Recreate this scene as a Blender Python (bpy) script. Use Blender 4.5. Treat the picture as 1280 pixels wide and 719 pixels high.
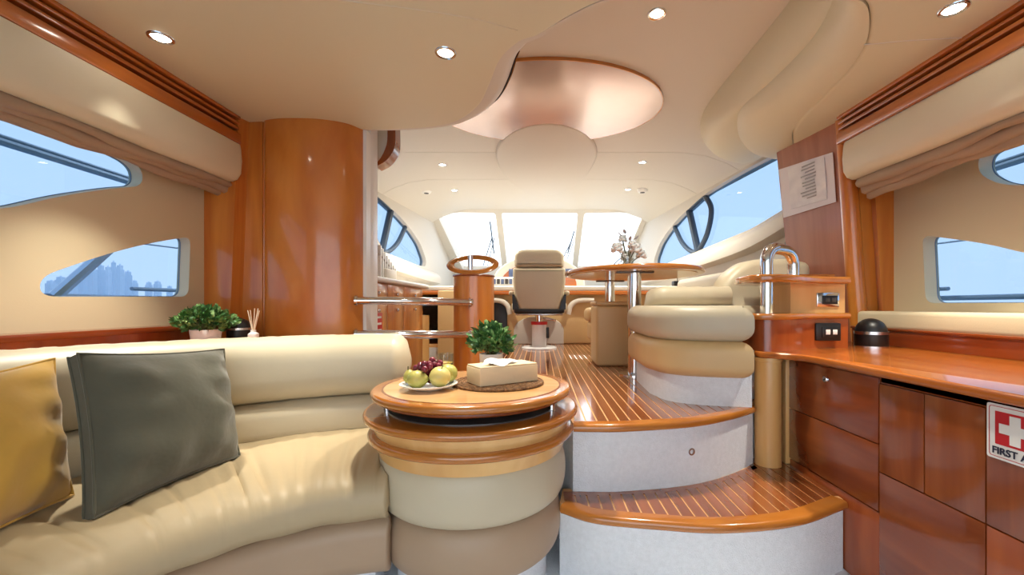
import bpy, bmesh, math, random
from mathutils import Vector, Matrix
from mathutils.geometry import tessellate_polygon
random.seed(7)
PI = math.pi
for o in list(bpy.data.objects):
    bpy.data.objects.remove(o)
S = bpy.context.scene
COL = S.collection
# ------------------------------------------------------------------ camera
# metres; X to starboard, Y forward, Z up, the lens stands at the origin 0.96 m above the saloon floor
F, CX, CY = 530.0, 675.0, 382.0
cd = bpy.data.cameras.new('camera'); cam = bpy.data.objects.new('camera', cd); COL.objects.link(cam)
cam.location = (0, 0, 0); cam.rotation_euler = (PI/2, 0, 0)
cd.sensor_fit = 'HORIZONTAL'; cd.sensor_width = 36; cd.lens = F/1280*36
cd.shift_x = -(CX-640)/1280; cd.shift_y = (CY-359.5)/1280
cd.clip_start = 0.02; cd.clip_end = 20000
S.camera = cam
# ------------------------------------------------------------------ world, sun, exposure
W = bpy.data.worlds.new('sky'); S.world = W; W.use_nodes = True
nt = W.node_tree
bg = nt.nodes['Background']
tc = nt.nodes.new('ShaderNodeTexCoord'); sp = nt.nodes.new('ShaderNodeSeparateXYZ'); rp = nt.nodes.new('ShaderNodeValToRGB')
nt.links.new(tc.outputs['Generated'], sp.inputs[0]); nt.links.new(sp.outputs['Z'], rp.inputs[0])
rp.color_ramp.elements[0].position = 0.0; rp.color_ramp.elements[0].color = (0.92, 0.96, 1.0, 1)
rp.color_ramp.elements[1].position = 0.9; rp.color_ramp.elements[1].color = (0.62, 0.80, 1.0, 1)
nt.links.new(rp.outputs[0], bg.inputs[0])
SKY = 1.25
bg.inputs[1].default_value = SKY
sd = bpy.data.lights.new('sun_offscreen', 'SUN'); sun = bpy.data.objects.new('sun_offscreen', sd); COL.objects.link(sun)
sd.energy = 2.6; sd.angle = 0.02; sd.color = (1.0, 0.93, 0.82)
sun.rotation_euler = Vector((-0.08, -1.52, -1.0)).to_track_quat('-Z', 'Y').to_euler()
LAMP_W = 13.0
LAMP_COL = (1.0, 0.95, 0.81)
S.view_settings.view_transform = 'Standard'; S.view_settings.look = 'None'
S.view_settings.gamma = 1; S.view_settings.use_curve_mapping = False
S.view_settings.exposure = 1.35
# ------------------------------------------------------------------ photo measurements -> points
def pz(px, py, z):
    Y = -z*F/(py-CY); return ((px-CX)/F*Y, Y)
def pX(px, py, X):
    Y = F*X/(px-CX); return (Y, (CY-py)/F*Y)
def pY(px, py, Y):
    return ((px-CX)/F*Y, (CY-py)/F*Y)
# ------------------------------------------------------------------ materials
MATS = {}
def lin(c):
    return tuple(((v/255)/12.92 if v/255 <= .04045 else ((v/255+.055)/1.055)**2.4) for v in c)
def mat(name, rgb, rough=.5, metal=0., coat=0., var=0., vscale=(6, 6, 6), rgb2=None, bump=0., bscale=60., spec=.5, detail=4., emit=0., sheen=0.):
    m = bpy.data.materials.new(name); m.use_nodes = True; MATS[name] = m
    n = m.node_tree.nodes; l = m.node_tree.links; b = n['Principled BSDF']
    c = lin(rgb)
    b.inputs['Base Color'].default_value = (*c, 1); b.inputs['Roughness'].default_value = rough
    b.inputs['Metallic'].default_value = metal; b.inputs['Coat Weight'].default_value = coat
    b.inputs['Coat Roughness'].default_value = .08; b.inputs['Specular IOR Level'].default_value = spec
    if sheen: b.inputs['Sheen Weight'].default_value = sheen
    t = n.new('ShaderNodeTexCoord')
    if rgb2 is not None or var:
        c2 = lin(rgb2) if rgb2 is not None else tuple(v*(1-var) for v in c)
        mp = n.new('ShaderNodeMapping'); mp.inputs['Scale'].default_value = vscale
        l.new(t.outputs['Object'], mp.inputs[0])
        no = n.new('ShaderNodeTexNoise'); no.inputs['Scale'].default_value = 1; no.inputs['Detail'].default_value = detail
        no.inputs['Distortion'].default_value = .4
        l.new(mp.outputs[0], no.inputs['Vector'])
        r = n.new('ShaderNodeValToRGB'); r.color_ramp.elements[0].position = .32; r.color_ramp.elements[1].position = .68
        r.color_ramp.elements[0].color = (*c2, 1); r.color_ramp.elements[1].color = (*c, 1)
        l.new(no.outputs[0], r.inputs[0]); l.new(r.outputs[0], b.inputs['Base Color'])
    if bump:
        nb = n.new('ShaderNodeTexNoise'); nb.inputs['Scale'].default_value = bscale; nb.inputs['Detail'].default_value = 3
        l.new(t.outputs['Object'], nb.inputs['Vector'])
        bp = n.new('ShaderNodeBump'); bp.inputs['Strength'].default_value = bump; bp.inputs['Distance'].default_value = .01
        l.new(nb.outputs[0], bp.inputs['Height']); l.new(bp.outputs[0], b.inputs['Normal'])
    if emit:
        b.inputs['Emission Color'].default_value = (*c, 1); b.inputs['Emission Strength'].default_value = emit
    return m
def glass(name, tint, gloss=.05, rough=.02):
    m = bpy.data.materials.new(name); m.use_nodes = True; MATS[name] = m
    n = m.node_tree.nodes; l = m.node_tree.links; n.clear()
    out = n.new('ShaderNodeOutputMaterial'); tr = n.new('ShaderNodeBsdfTransparent'); gl = n.new('ShaderNodeBsdfGlossy'); mx = n.new('ShaderNodeMixShader')
    tr.inputs[0].default_value = (*tint, 1); gl.inputs['Roughness'].default_value = rough; mx.inputs[0].default_value = gloss
    l.new(tr.outputs[0], mx.inputs[1]); l.new(gl.outputs[0], mx.inputs[2]); l.new(mx.outputs[0], out.inputs[0])
    return m
mat('cherry_v', (212, 134, 54), .28, coat=.5, rgb2=(184, 98, 32), vscale=(14, 14, 1.1))
mat('cherry_block', (214, 136, 56), .3, coat=.6, rgb2=(186, 102, 36), vscale=(5, 5, 2.0), detail=6)
mat('cherry_x', (200, 116, 46), .25, coat=.6, rgb2=(168, 86, 30), vscale=(1.3, 14, 14))
mat('cherry_y', (196, 112, 44), .25, coat=.6, rgb2=(162, 82, 28), vscale=(14, 1.3, 14))
mat('cherry_rim', (192, 120, 48), .22, coat=.8, rgb2=(172, 100, 36), vscale=(5, 5, 20))
mat('table_wood', (226, 178, 122), .25, coat=.7, rgb2=(212, 156, 96), vscale=(2, 12, 12))
mat('light_wood', (234, 188, 122), .35, coat=.4, rgb2=(216, 162, 94), vscale=(10, 10, 1.2))
mat('mahogany_y', (146, 72, 32), .2, coat=.7, rgb2=(120, 54, 22), vscale=(14, 1.2, 14))
mat('mahogany_v', (154, 80, 36), .25, coat=.6, rgb2=(124, 56, 22), vscale=(14, 14, 1.2))
mat('mahogany_orange', (172, 88, 40), .25, coat=.6, rgb2=(142, 62, 26), vscale=(10, 10, .9))
mat('red_wood', (144, 68, 30), .25, coat=.7, rgb2=(120, 50, 22), vscale=(14, 1.2, 14))
mat('pink_wood', (178, 116, 90), .3, coat=.5, rgb2=(160, 98, 74), vscale=(14, 14, 1.0))
mat('plank', (158, 90, 48), .16, coat=.9, rgb2=(130, 66, 32), vscale=(22, 1.6, 22))
mat('plank_b', (146, 80, 42), .16, coat=.9, rgb2=(120, 60, 28), vscale=(22, 1.6, 22))
mat('caulk', (226, 176, 118), .4)
mat('leather_cream', (202, 189, 162), .42, bump=.12, bscale=9, var=.06, vscale=(3, 3, 3))
mat('leather_sofa', (186, 166, 132), .52, bump=.35, bscale=7, var=.08, vscale=(3, 3, 3))
mat('leather_tan', (212, 178, 126), .45, bump=.1, bscale=9)
mat('leather_taupe', (176, 150, 124), .45, bump=.1, bscale=9, var=.05)
mat('vinyl_ceiling', (219, 211, 184), .55, bump=.02, bscale=200)
mat('vinyl_white', (214, 206, 194), .5, bump=.02, bscale=200)
mat('vinyl_wall', (212, 198, 166), .6, bump=.04, bscale=150)
mat('valance', (220, 211, 186), .5, bump=.03, bscale=150)
mat('blind', (172, 148, 124), .8, bump=.08, bscale=120, var=.08)
mat('carpet', (238, 241, 246), .95, bump=.5, bscale=260, var=.07, vscale=(60, 60, 60))
mat('chrome', (225, 225, 228), .09, metal=1)
mat('steel', (200, 202, 206), .25, metal=1)
mat('black', (22, 22, 24), .4)
mat('dark', (40, 30, 26), .6)
mat('dark_grey', (70, 66, 64), .3, coat=.3)
mat('navy_grey', (52, 70, 92), .4)
mat('white', (238, 236, 232), .35)
mat('white_gloss', (240, 240, 240), .15)
mat('mustard', (206, 160, 62), .85, bump=.3, bscale=12, var=.12, vscale=(6, 6, 6), sheen=.3)
mat('olive_grey', (82, 79, 63), .9, bump=.45, bscale=14, var=.12, vscale=(6, 6, 6), sheen=.3)
mat('olive_dark', (62, 58, 48), .9)
mat('leaf', (74, 122, 58), .5, rgb2=(34, 74, 34), vscale=(40, 40, 40))
mat('leaf_pale', (150, 178, 110), .5, rgb2=(90, 136, 74), vscale=(40, 40, 40))
mat('stem', (82, 84, 44), .7)
mat('soil', (48, 38, 30), .9)
mat('red', (196, 30, 40), .4)
mat('sign_text', (28, 34, 60), .5)
mat('tissue_box', (232, 208, 170), .6, var=.05, vscale=(8, 40, 40))
mat('tissue', (244, 244, 246), .9)
mat('woven', (146, 104, 62), .8, rgb2=(92, 60, 34), vscale=(70, 70, 70), bump=.6, bscale=150)
mat('grape', (136, 44, 58), .25, rgb2=(96, 26, 46), vscale=(30, 30, 30))
mat('pear', (200, 190, 104), .4, rgb2=(172, 172, 84), vscale=(20, 20, 20))
mat('apple', (206, 196, 112), .35, rgb2=(220, 200, 124), vscale=(16, 16, 16))
mat('juice', (226, 180, 60), .1)
mat('reed', (232, 214, 186), .8)
mat('oval_lacquer', (196, 172, 164), .18, metal=.6, var=.04)
mat('screen', (96, 112, 150), .2)
mat('yellow', (226, 188, 40), .4)
mat('flower', (234, 240, 242), .7)
mat('paper', (238, 236, 240), .25, coat=.6, rgb2=(222, 220, 228), vscale=(9, 9, 14))
mat('print', (172, 172, 178), .5)
mat('plastic_film', (230, 224, 232), .2, coat=.5)
mat('sea', (120, 150, 170), .15)
mat('building', (236, 240, 246), .9)  # near-white: the haze of distance is put into the tower colour
mat('rail_paint', (150, 166, 184), .5)
mat('gasket', (110, 130, 156), .5)
mat('building_b', (226, 232, 240), .9)  # second tower tone, also paled to stand in for distance haze
mat('lamp_glow', (255, 244, 225), .3, emit=14)
mat('kick', (120, 56, 26), .3, coat=.4)
glass('pane_blue', (.43, .51, .60), .03)
glass('pane_clear', (.98, .99, 1.0), .02)
glass('glass_clear', (.9, .93, .93), .12)
# ------------------------------------------------------------------ mesh builder
class B:
    def __init__(s): s.bm = bmesh.new()
    def face(s, vs):
        try: return s.bm.faces.new(vs)
        except ValueError: return None
    def box(s, x0, x1, y0, y1, z0, z1, bev=0., seg=2):
        t = bmesh.new()
        bmesh.ops.create_cube(t, size=1)
        for v in t.verts:
            v.co = Vector(((x0+x1)/2+v.co.x*(x1-x0), (y0+y1)/2+v.co.y*(y1-y0), (z0+z1)/2+v.co.z*(z1-z0)))
        if bev: bmesh.ops.bevel(t, geom=t.edges[:], offset=bev, segments=seg, profile=.5, affect='EDGES', clamp_overlap=True)
        return s.merge(t)
    def merge(s, t, M=None):
        if M is not None: bmesh.ops.transform(t, matrix=M, verts=t.verts[:])
        me = bpy.data.meshes.new('tmp'); t.to_mesh(me); t.free(); s.bm.from_mesh(me); bpy.data.meshes.remove(me)
        return s
    def hexa(s, bottom, top):
        a = [s.bm.verts.new(p) for p in bottom]; b = [s.bm.verts.new(p) for p in top]; k = len(a)
        s.face(a[::-1]); s.face(b)
        for i in range(k): s.face([a[i], a[(i+1) % k], b[(i+1) % k], b[i]])
        return s
    def loft(s, rings, closed=True, caps=True):
        R = [[s.bm.verts.new(p) for p in r] for r in rings]
        k = len(R[0])
        for i in range(len(R)-1):
            for j in range(k if closed else k-1):
                s.face([R[i][j], R[i][(j+1) % k], R[i+1][(j+1) % k], R[i+1][j]])
        if caps and closed: s.face(R[0][::-1]); s.face(R[-1])
        return s
    def tube(s, pts, r, n=10, closed=False, caps=True, radii=None):
        P = [Vector(p) for p in pts]; k = len(P); rings = []; up = None
        for i in range(k):
            if closed: d = (P[(i+1) % k]-P[i-1])
            else: d = P[min(i+1, k-1)]-P[max(i-1, 0)]
            d.normalize()
            if up is None:
                up = Vector((0, 0, 1)) if abs(d.z) < .9 else Vector((1, 0, 0))
            a = d.cross(up)
            if a.length < 1e-5: a = d.orthogonal()
            a.normalize(); b = a.cross(d).normalized(); up = b
            q = radii[i] if radii else r
            rings.append([P[i]+(a*math.cos(t)+b*math.sin(t))*q for t in [2*PI*j/n for j in range(n)]])
        if closed: return s.loft(rings+[rings[0]], True, False)
        return s.loft(rings, True, caps)
    def lathe(s, prof, c=(0, 0, 0), n=40, a0=0, a1=2*PI, sx=1, sy=1):
        full = abs(a1-a0-2*PI) < 1e-6; m = n if full else n+1
        rings = []
        for r, z in prof:
            rings.append([(c[0]+r*sx*math.cos(a0+(a1-a0)*j/n), c[1]+r*sy*math.sin(a0+(a1-a0)*j/n), c[2]+z) for j in range(m)])
        R = [[s.bm.verts.new(p) for p in r] for r in rings]
        for i in range(len(R)-1):
            for j in range(m if full else m-1):
                s.face([R[i][j], R[i][(j+1) % m], R[i+1][(j+1) % m], R[i+1][j]])
        if full: s.face(R[0][::-1]); s.face(R[-1])
        return s
    def ball(s, c, r, n=12, sc=(1, 1, 1), M=None):
        t = bmesh.new(); bmesh.ops.create_uvsphere(t, u_segments=n, v_segments=max(6, n*2//3), radius=r)
        for v in t.verts: v.co = Vector((v.co.x*sc[0], v.co.y*sc[1], v.co.z*sc[2]))
        return s.merge(t, Matrix.Translation(c) @ (M or Matrix.Identity(4)))
    def prism(s, poly, z0, z1, rb=0., rt=0., seg=4, mapf=None):
        # polygon (counter-clockwise) pulled from z0 to z1; rb / rt round the bottom and top edges
        mapf = mapf or (lambda x, y, z: (x, y, z))
        k = len(poly); P = [Vector(p) for p in poly]
        if sum(P[i].x*P[(i+1) % k].y-P[(i+1) % k].x*P[i].y for i in range(k)) < 0: P.reverse()
        nr = []
        for i in range(k):
            e1 = (P[i]-P[i-1]).normalized(); e2 = (P[(i+1) % k]-P[i]).normalized()
            n1 = Vector((-e1.y, e1.x)); n2 = Vector((-e2.y, e2.x)); m = (n1+n2)
            if m.length < 1e-6: m = n1.copy()
            m.normalize(); c = max(.5, m.dot(n1)); nr.append(m/c)
        lv = []
        if rb:
            for i in range(seg): a = PI/2*i/seg; lv.append((rb*(1-math.sin(a)), z0+rb*(1-math.cos(a))))
            lv.append((0, z0+rb))
        else: lv.append((0, z0))
        if rt:
            lv.append((0, z1-rt))
            for i in range(1, seg+1): a = PI/2*i/seg; lv.append((rt*(1-math.cos(a)), z1-rt*(1-math.sin(a))))
        else: lv.append((0, z1))
        R = [[s.bm.verts.new(mapf(*(P[i]+nr[i]*d), z)) for i in range(k)] for d, z in lv]
        for a, b in zip(R[:-1], R[1:]):
            for j in range(k): s.face([a[j], a[(j+1) % k], b[(j+1) % k], b[j]])
        tri = tessellate_polygon([[Vector((p.x, p.y, 0)) for p in P]])
        for t in tri:
            s.face([R[-1][i] for i in t]); s.face([R[0][i] for i in reversed(t)])
        return s
    def holed(s, outer, holes, f0, f1):
        # flat wall with holes; f0 / f1 map (u, v) to the two skins
        loops = [outer]+holes
        flat = [p for L in loops for p in L]
        tri = tessellate_polygon([[Vector((p[0], p[1], 0)) for p in L] for L in loops])
        A = [s.bm.verts.new(f0(*p)) for p in flat]; C = [s.bm.verts.new(f1(*p)) for p in flat]
        for t in tri:
            s.face([A[i] for i in t]); s.face([C[i] for i in reversed(t)])
        o = 0
        for L in loops:
            k = len(L)
            for j in range(k):
                a, b = o+j, o+(j+1) % k
                s.face([A[a], A[b], C[b], C[a]])
            o += k
        return s
    def ob(s, name, m, parent=None, sharp=40, smooth=True):
        bmesh.ops.recalc_face_normals(s.bm, faces=s.bm.faces[:])
        me = bpy.data.meshes.new(name); s.bm.to_mesh(me); s.bm.free()
        if smooth:
            for p in me.polygons: p.use_smooth = True
            me.set_sharp_from_angle(angle=math.radians(sharp))
        me.materials.append(MATS[m])
        return link(name, me, parent)
def link(name, data, parent=None):
    o = bpy.data.objects.new(name, data); COL.objects.link(o)
    if parent is not None:
        o.parent = parent; o.matrix_parent_inverse = PINV[parent.name] if parent.name in PINV else Matrix.Identity(4)
    return o
PINV = {}
def tag(o, label, cat, group=None, kind=None):
    o['label'] = label; o['category'] = cat
    if group: o['group'] = group
    if kind: o['kind'] = kind
    return o
def thing(name, label, cat, loc, group=None, kind=None):
    e = bpy.data.objects.new(name, None); COL.objects.link(e); e.location = loc; e.empty_display_size = .05
    PINV[e.name] = Matrix.Translation(-Vector(loc))
    return tag(e, label, cat, group, kind)
def share(src, M, parent, name=None):
    c = src.copy(); COL.objects.link(c); c.parent = parent; c.matrix_world = M
    c.matrix_parent_inverse = PINV.get(parent.name, Matrix.Identity(4)); c.matrix_basis = M
    return c
def spline(pts, n=8, closed=False):
    P = [Vector(p) for p in pts]; k = len(P); out = []
    for i in range(k if closed else k-1):
        p1, p2 = P[i], P[(i+1) % k]
        p0 = P[i-1] if (i > 0 or closed) else p1*2-p2
        p3 = P[(i+2) % k] if (i+2 < k or closed) else p2*2-p1
        for j in range(n):
            t = j/n
            out.append(.5*((2*p1)+(p2-p0)*t+(2*p0-5*p1+4*p2-p3)*t*t+(3*p1-p0-3*p2+p3)*t**3))
    if not closed: out.append(P[-1])
    return out
def roundpoly(pts, rad, seg=6):
    out = []; k = len(pts)
    for i in range(k):
        p = Vector(pts[i]); a = Vector(pts[i-1]); b = Vector(pts[(i+1) % k])
        r = rad[i] if isinstance(rad, (list, tuple)) else rad
        if r <= 0: out.append(tuple(p)); continue
        da = min(r, (a-p).length*.48); db = min(r, (b-p).length*.48)
        s0 = p+(a-p).normalized()*da; s1 = p+(b-p).normalized()*db
        for j in range(seg+1):
            t = j/seg; out.append(tuple(s0*(1-t)**2+p*2*t*(1-t)+s1*t*t))
    return out
def rrect(a0, a1, b0, b1, r, seg=5):
    out = []; r = min(r, (a1-a0)*.499, (b1-b0)*.499)
    for cx, cy, st in ((a1-r, b1-r, 0), (a0+r, b1-r, 1), (a0+r, b0+r, 2), (a1-r, b0+r, 3)):
        for j in range(seg+1):
            t = PI/2*(st+j/seg); out.append((cx+r*math.cos(t), cy+r*math.sin(t)))
    return out
def interp(pts, x):
    for (x0, y0), (x1, y1) in zip(pts[:-1], pts[1:]):
        if x0 <= x <= x1: return y0+(y1-y0)*(x-x0)/(x1-x0+1e-9)
    return pts[0][1] if x < pts[0][0] else pts[-1][1]
# ================================================================== THE SETTING
FLOOR, TREAD, DECK, LOW, HIGH = -.96, -.70, -.44, 1.05, 1.40
def Xw(y): return 1.95-.092*(y-2.5)          # wheelhouse half width
ST = 'structure'
tag(B().box(-2.2, 2.2, -1.9, 2.6, FLOOR-.05, FLOOR).ob('floor', 'carpet'), 'white carpet on the saloon floor at the foot of the steps', 'floor', kind=ST)
# ---- curved steps
nose_low = spline([pz(700, 632, TREAD), pz(743, 645, TREAD), pz(826, 653, TREAD), pz(909, 657, TREAD), pz(1000, 648, TREAD), pz(1060, 627, TREAD)], 8)
ris_up = spline([pz(704, 614.5, TREAD), pz(760, 614, TREAD), pz(826, 611, TREAD), pz(888.6, 601, TREAD), pz(942.6, 582, TREAD)], 8)
nose_up = spline([pz(717, 530.5, DECK), pz(745, 531, DECK), pz(785, 530.5, DECK), pz(868, 525, DECK), pz(918, 516, DECK), pz(945, 508, DECK)], 8)
def offset(curve, d):
    out = []
    for i, p in enumerate(curve):
        t = (curve[min(i+1, len(curve)-1)]-curve[max(i-1, 0)]).normalized(); out.append(p+Vector((-t.y, t.x))*d)
    return out
def nosing(curve, z, band, th=.032):
    # bull-nosed board along the step edge
    prof = [(band, 0), (.012, 0), (.004, -.004), (0, -.012), (0, -.022), (.005, -.029), (.012, -th), (band, -th)]
    t = B(); offs = {d: offset(curve, d) for d, _ in prof}
    t.loft([[(offs[d][i].x, offs[d][i].y, z+dz) for d, dz in prof] for i in range(len(curve))])
    return t
def planks(parent, x0, x1, pitch, front, back, z, th=.006, gap=.006):
    x = x0; k = 0
    while x < x1:
        a, b = x+gap/2, min(x+pitch, x1)-gap/2
        if b-a > .008:
            fa, fb, ba, bb = front(a), front(b), back(a), back(b)
            if min(ba-fa, bb-fb) > .01:
                B().hexa([(a, fa, z-th), (b, fb, z-th), (b, bb, z-th), (a, ba, z-th)], [(a, fa, z), (b, fb, z), (b, bb, z), (a, ba, z)]).ob('plank', ('plank', 'plank_b')[k % 2], parent, smooth=False)
        x += pitch; k += 1
nl = [tuple(p) for p in nose_low]; ru = [tuple(p) for p in ris_up]
step = thing('floor_step', 'lower curved mahogany step with pale inlaid strips and white carpeted riser', 'step', (.6, 1.45, FLOOR), kind=ST)
poly = [(p.x, p.y+.025) for p in nose_low]+[(1.103, 1.9), (1.0, 1.98), (.93, 1.98)]+[(p.x, p.y+.03) for p in reversed(ris_up)]
B().prism(poly, FLOOR, TREAD-.03).ob('riser', 'carpet', step)
B().prism(poly, TREAD-.03, TREAD-.003).ob('caulking', 'caulk', step)
nosing(nose_low, TREAD, .055).ob('nosing', 'cherry_rim', step)
inner = [tuple(p) for p in offset(nose_low, .055)]
def tread_back(x): return interp(ru, x)-.03 if x < ru[-1][0] else 1.96
B().hexa([(p[0], p[1], TREAD-.006) for p in ru]+[(p[0], p[1]-.03, TREAD-.006) for p in reversed(ru)], [(p[0], p[1], TREAD) for p in ru]+[(p[0], p[1]-.03, TREAD) for p in reversed(ru)]).ob('border_strip', 'plank', step, smooth=False)
planks(step, .085, 1.1035, .043, lambda x: interp(inner, x), tread_back, TREAD)
# ---- raised deck
deck = thing('floor_deck', 'raised wheelhouse deck of glossy mahogany planks with pale seams', 'floor', (.3, 3, DECK), kind=ST)
polyd = [(-.62, 2.0), (-.45, 1.95), (-.24, 1.935), (-.06, 1.89), (.05, 1.80), (.105, 1.70)]+[(p.x, p.y+.028) for p in nose_up]+[(.94, 1.935), (1.07, 1.965), (1.12, 1.97), (1.95, 2.4), (1.95, 7.4), (-1.95, 7.4), (-1.95, 4.75), (-.62, 4.75)]
B().prism(polyd, FLOOR-.3, DECK-.03).ob('riser', 'carpet', deck)
B().prism(polyd, DECK-.03, DECK-.003).ob('caulking', 'caulk', deck)
nosing(nose_up, DECK, .05).ob('nosing', 'cherry_rim', deck)
inner_up = [tuple(p) for p in offset(nose_up, .05)]
wr = [(-.62, 2.02), (-.45, 1.97), (-.24, 1.955), (-.06, 1.91), (.05, 1.82), (.10, 1.72), (.115, 1.66)]
def deck_front(x): return interp(wr, x) if x < inner_up[0][0] else interp(inner_up, x)
planks(deck, -.6, .948, .043, deck_front, lambda x: 4.85, DECK)
B().box(-2, 2, 4.85, 7.4, DECK-.004, DECK).ob('foredeck_board', 'plank', deck)
B().box(1.0, 1.95, 1.99, 4.85, DECK-.004, DECK).ob('side_board', 'plank', deck)
sl = thing('step_light', 'small round chrome light set in the upper white riser', 'light', (.57, 1.66, -.56))
p = pY(867, 568, 1.63)
Mrot = Matrix.Translation((p[0], 1.665, p[1])) @ Matrix.Rotation(math.radians(18), 4, 'Z') @ Matrix.Rotation(PI/2, 4, 'X')
t = B(); t.lathe([(.006, .004), (.009, .01), (.014, .01), (.016, 0)], n=20); bmesh.ops.transform(t.bm, matrix=Mrot, verts=t.bm.verts[:]); t.ob('bezel', 'steel', sl)
t = B(); t.lathe([(.0005, .005), (.008, .005), (.008, 0)], n=16); bmesh.ops.transform(t.bm, matrix=Mrot, verts=t.bm.verts[:]); t.ob('lens', 'dark_grey', sl)
# stairwell to port of the deck
tag(B().box(-2.0, -.62, 2.4, 4.75, -1.75, -1.7).ob('floor_stairwell', 'plank'), 'dark wooden landing at the bottom of the companionway', 'floor', kind=ST)
tag(B().box(-1.06, -.62, 2.36, 2.42, -1.75, DECK).ob('wall_stairwell', 'cherry_x'), 'wooden wall below the handrails of the companionway', 'wall', kind=ST)
# ---- low ceiling with its S-shaped edge
Sc = spline([(-1.06, 2.547), pz(493, 163, LOW), pz(540, 160, LOW), pz(574, 152, LOW), pz(600, 133, LOW), pz(614, 107, LOW), pz(627, 77, LOW), pz(650, 55, LOW), pz(674, 46, LOW), pz(714, 22, LOW), pz(764, 0, LOW), (.5, 1.36), (.78, 1.33), (.95, 1.38)], 6)
Dc = spline([(1.0, 1.44), (1.12, 1.47), (1.22, 1.57), (1.315, 1.717), (1.38, 1.9), (1.42, 2.1), (1.46, 2.35), (1.52, 2.55), (1.62, 2.72), (1.72, 2.88)], 6)
ceil = thing('ceiling', 'warm cream saloon ceiling ending in an S-shaped edge', 'ceiling', (0, 1, LOW), kind=ST)
poly = [tuple(p) for p in Sc]+[tuple(p) for p in Dc]+[(2.1, 2.9), (2.1, -1.9), (-2.1, -1.9), (-2.1, 2.6)]
B().prism(poly, LOW, 1.47, rb=.022, seg=4).ob('panel', 'vinyl_ceiling', ceil)
def sw(i): # how far the padded edge stands out along the S
    u = (i-28)/16.0; return .012+.088*math.exp(-u*u)
prof = [(0, .004), (.35, .004), (.65, .018), (.86, .046), (.97, .085), (1.0, .13), (1.0, .36), (-.3, .36), (-.3, .004)]
nS = [q-p for p, q in zip(Sc, offset(Sc, 1.))]
B().loft([[(p.x+nS[i].x*sw(i)*a, p.y+nS[i].y*sw(i)*a, LOW+z) for a, z in prof] for i, p in enumerate(Sc)]).ob('padded_edge', 'vinyl_white', ceil, sharp=60)
def strip(i0, i1, a0, z0, a1, z1, out, name, m):
    v = B(); rg = []
    for i in range(i0, i1):
        f = math.sin(PI*(i-i0)/(i1-i0-1)); p = Sc[i]; n_ = nS[i]; zm = (z0+z1)/2; am = (a0+a1)/2
        A = (am+(a0-am)*f, zm+(z0-zm)*f); D = (am+(a1-am)*f, zm+(z1-zm)*f)
        rg.append([(p.x+n_.x*(sw(i)*a+o), p.y+n_.y*(sw(i)*a+o), LOW+z-o) for a, z, o in ((*A, out), (*D, out), (*D, -.01), (*A, -.01))])
    v.loft(rg).ob(name, m, ceil)
strip(20, 42, .80, .03, .985, .09, .003, 'vent_slot', 'dark')
strip(24, 38, .88, .052, .92, .062, .006, 'vent_slat', 'cherry_rim')
B().tube([(*pz(a, b, LOW), LOW) for a, b in ((400, -4), (447, 3), (500, 9), (555, 17), (600, 25), (647, 38))], .0025, 6).ob('seam_piping', 'valance', ceil)
B().tube([(*pz(1080, 56, LOW), LOW), (*pz(1130, 51, LOW), LOW), (*pz(1205, 47, LOW), LOW)], .0025, 6).ob('seam_piping', 'vinyl_white', ceil)
# ---- padded soffit rolls to starboard
def resample(c, n):
    L = [0]
    for a, b in zip(c[:-1], c[1:]): L.append(L[-1]+(b-a).length)
    out = []; j = 0
    for i in range(n):
        s = L[-1]*i/(n-1)
        while j < len(L)-2 and L[j+1] < s: j += 1
        out.append(c[j].lerp(c[j+1], (s-L[j])/(L[j+1]-L[j]+1e-9)))
    return out
N = 60
Ac = resample(spline([(.98, 1.42), (1.10, 1.6), (1.147, 1.943), (1.155, 2.29), (1.156, 2.70), (1.18, 3.04), (1.27, 3.36), (1.42, 3.62), (1.60, 3.82), (1.80, 3.95)], 8), N)
Bc = resample(spline([(.99, 1.43), (1.09, 1.55), (1.165, 1.70), (1.222, 1.93), (1.226, 2.28), (1.21, 2.51), (1.255, 2.70), (1.40, 2.98), (1.60, 3.22), (1.78, 3.30)], 8), N)
Dr = resample(Dc, N)
sof = thing('ceiling_soffit', 'two padded cream rolls stepping the ceiling down over the starboard side', 'ceiling', (1.3, 2.3, LOW), kind=ST)
def roll(C1, C2, z1, z2, name, k=10):
    rings = []
    for p, q in zip(C1, C2):
        r = []
        for j in range(k+1):
            a = PI/2*j/k; xy = p.lerp(q, 1-math.cos(a)); r.append((xy.x, xy.y, z1+(z2-z1)*math.sin(a)))
        r += [(q.x, q.y, z1+.06), (p.x, p.y, z1+.06)]
        rings.append(r)
    B().loft(rings).ob(name, 'vinyl_ceiling', sof, sharp=60)
ZB = 1.19
roll(Ac, [a.lerp(b, 1.0)+(b-a).normalized()*.05 for a, b in zip(Ac, Bc)], HIGH+.0, ZB+.0, 'upper_roll')
roll(Bc, Dr, ZB+.012, LOW+.002, 'lower_roll')
# ---- high wheelhouse ceiling in three panels
hc = thing('ceiling_wheelhouse', 'high pale cream wheelhouse ceiling with thin seams', 'ceiling', (0, 4, HIGH), kind=ST)
for y0, y1 in ((1.1, 3.87), (3.876, 4.70), (4.706, 6.3)):
    rings = []
    for y in (y0, y1):
        w = Xw(y)
        r = [(-w-.1, y, 1.2), (-w, y, 1.235), (-w+.12, y, 1.30), (-w+.3, y, 1.365), (-w+.5, y, 1.395), (-w+.65, y, HIGH)]
        r += [(-x, y, z) for x, y, z in reversed(r)]
        r += [(w+.1, y, 1.5), (-w-.1, y, 1.5)]
        rings.append(r)
    B().loft(rings).ob('panel', 'vinyl_white', hc)
B().box(-2.2, 2.2, -1.9, 6.35, 1.48, 1.56).ob('roof', 'white', hc)
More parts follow.
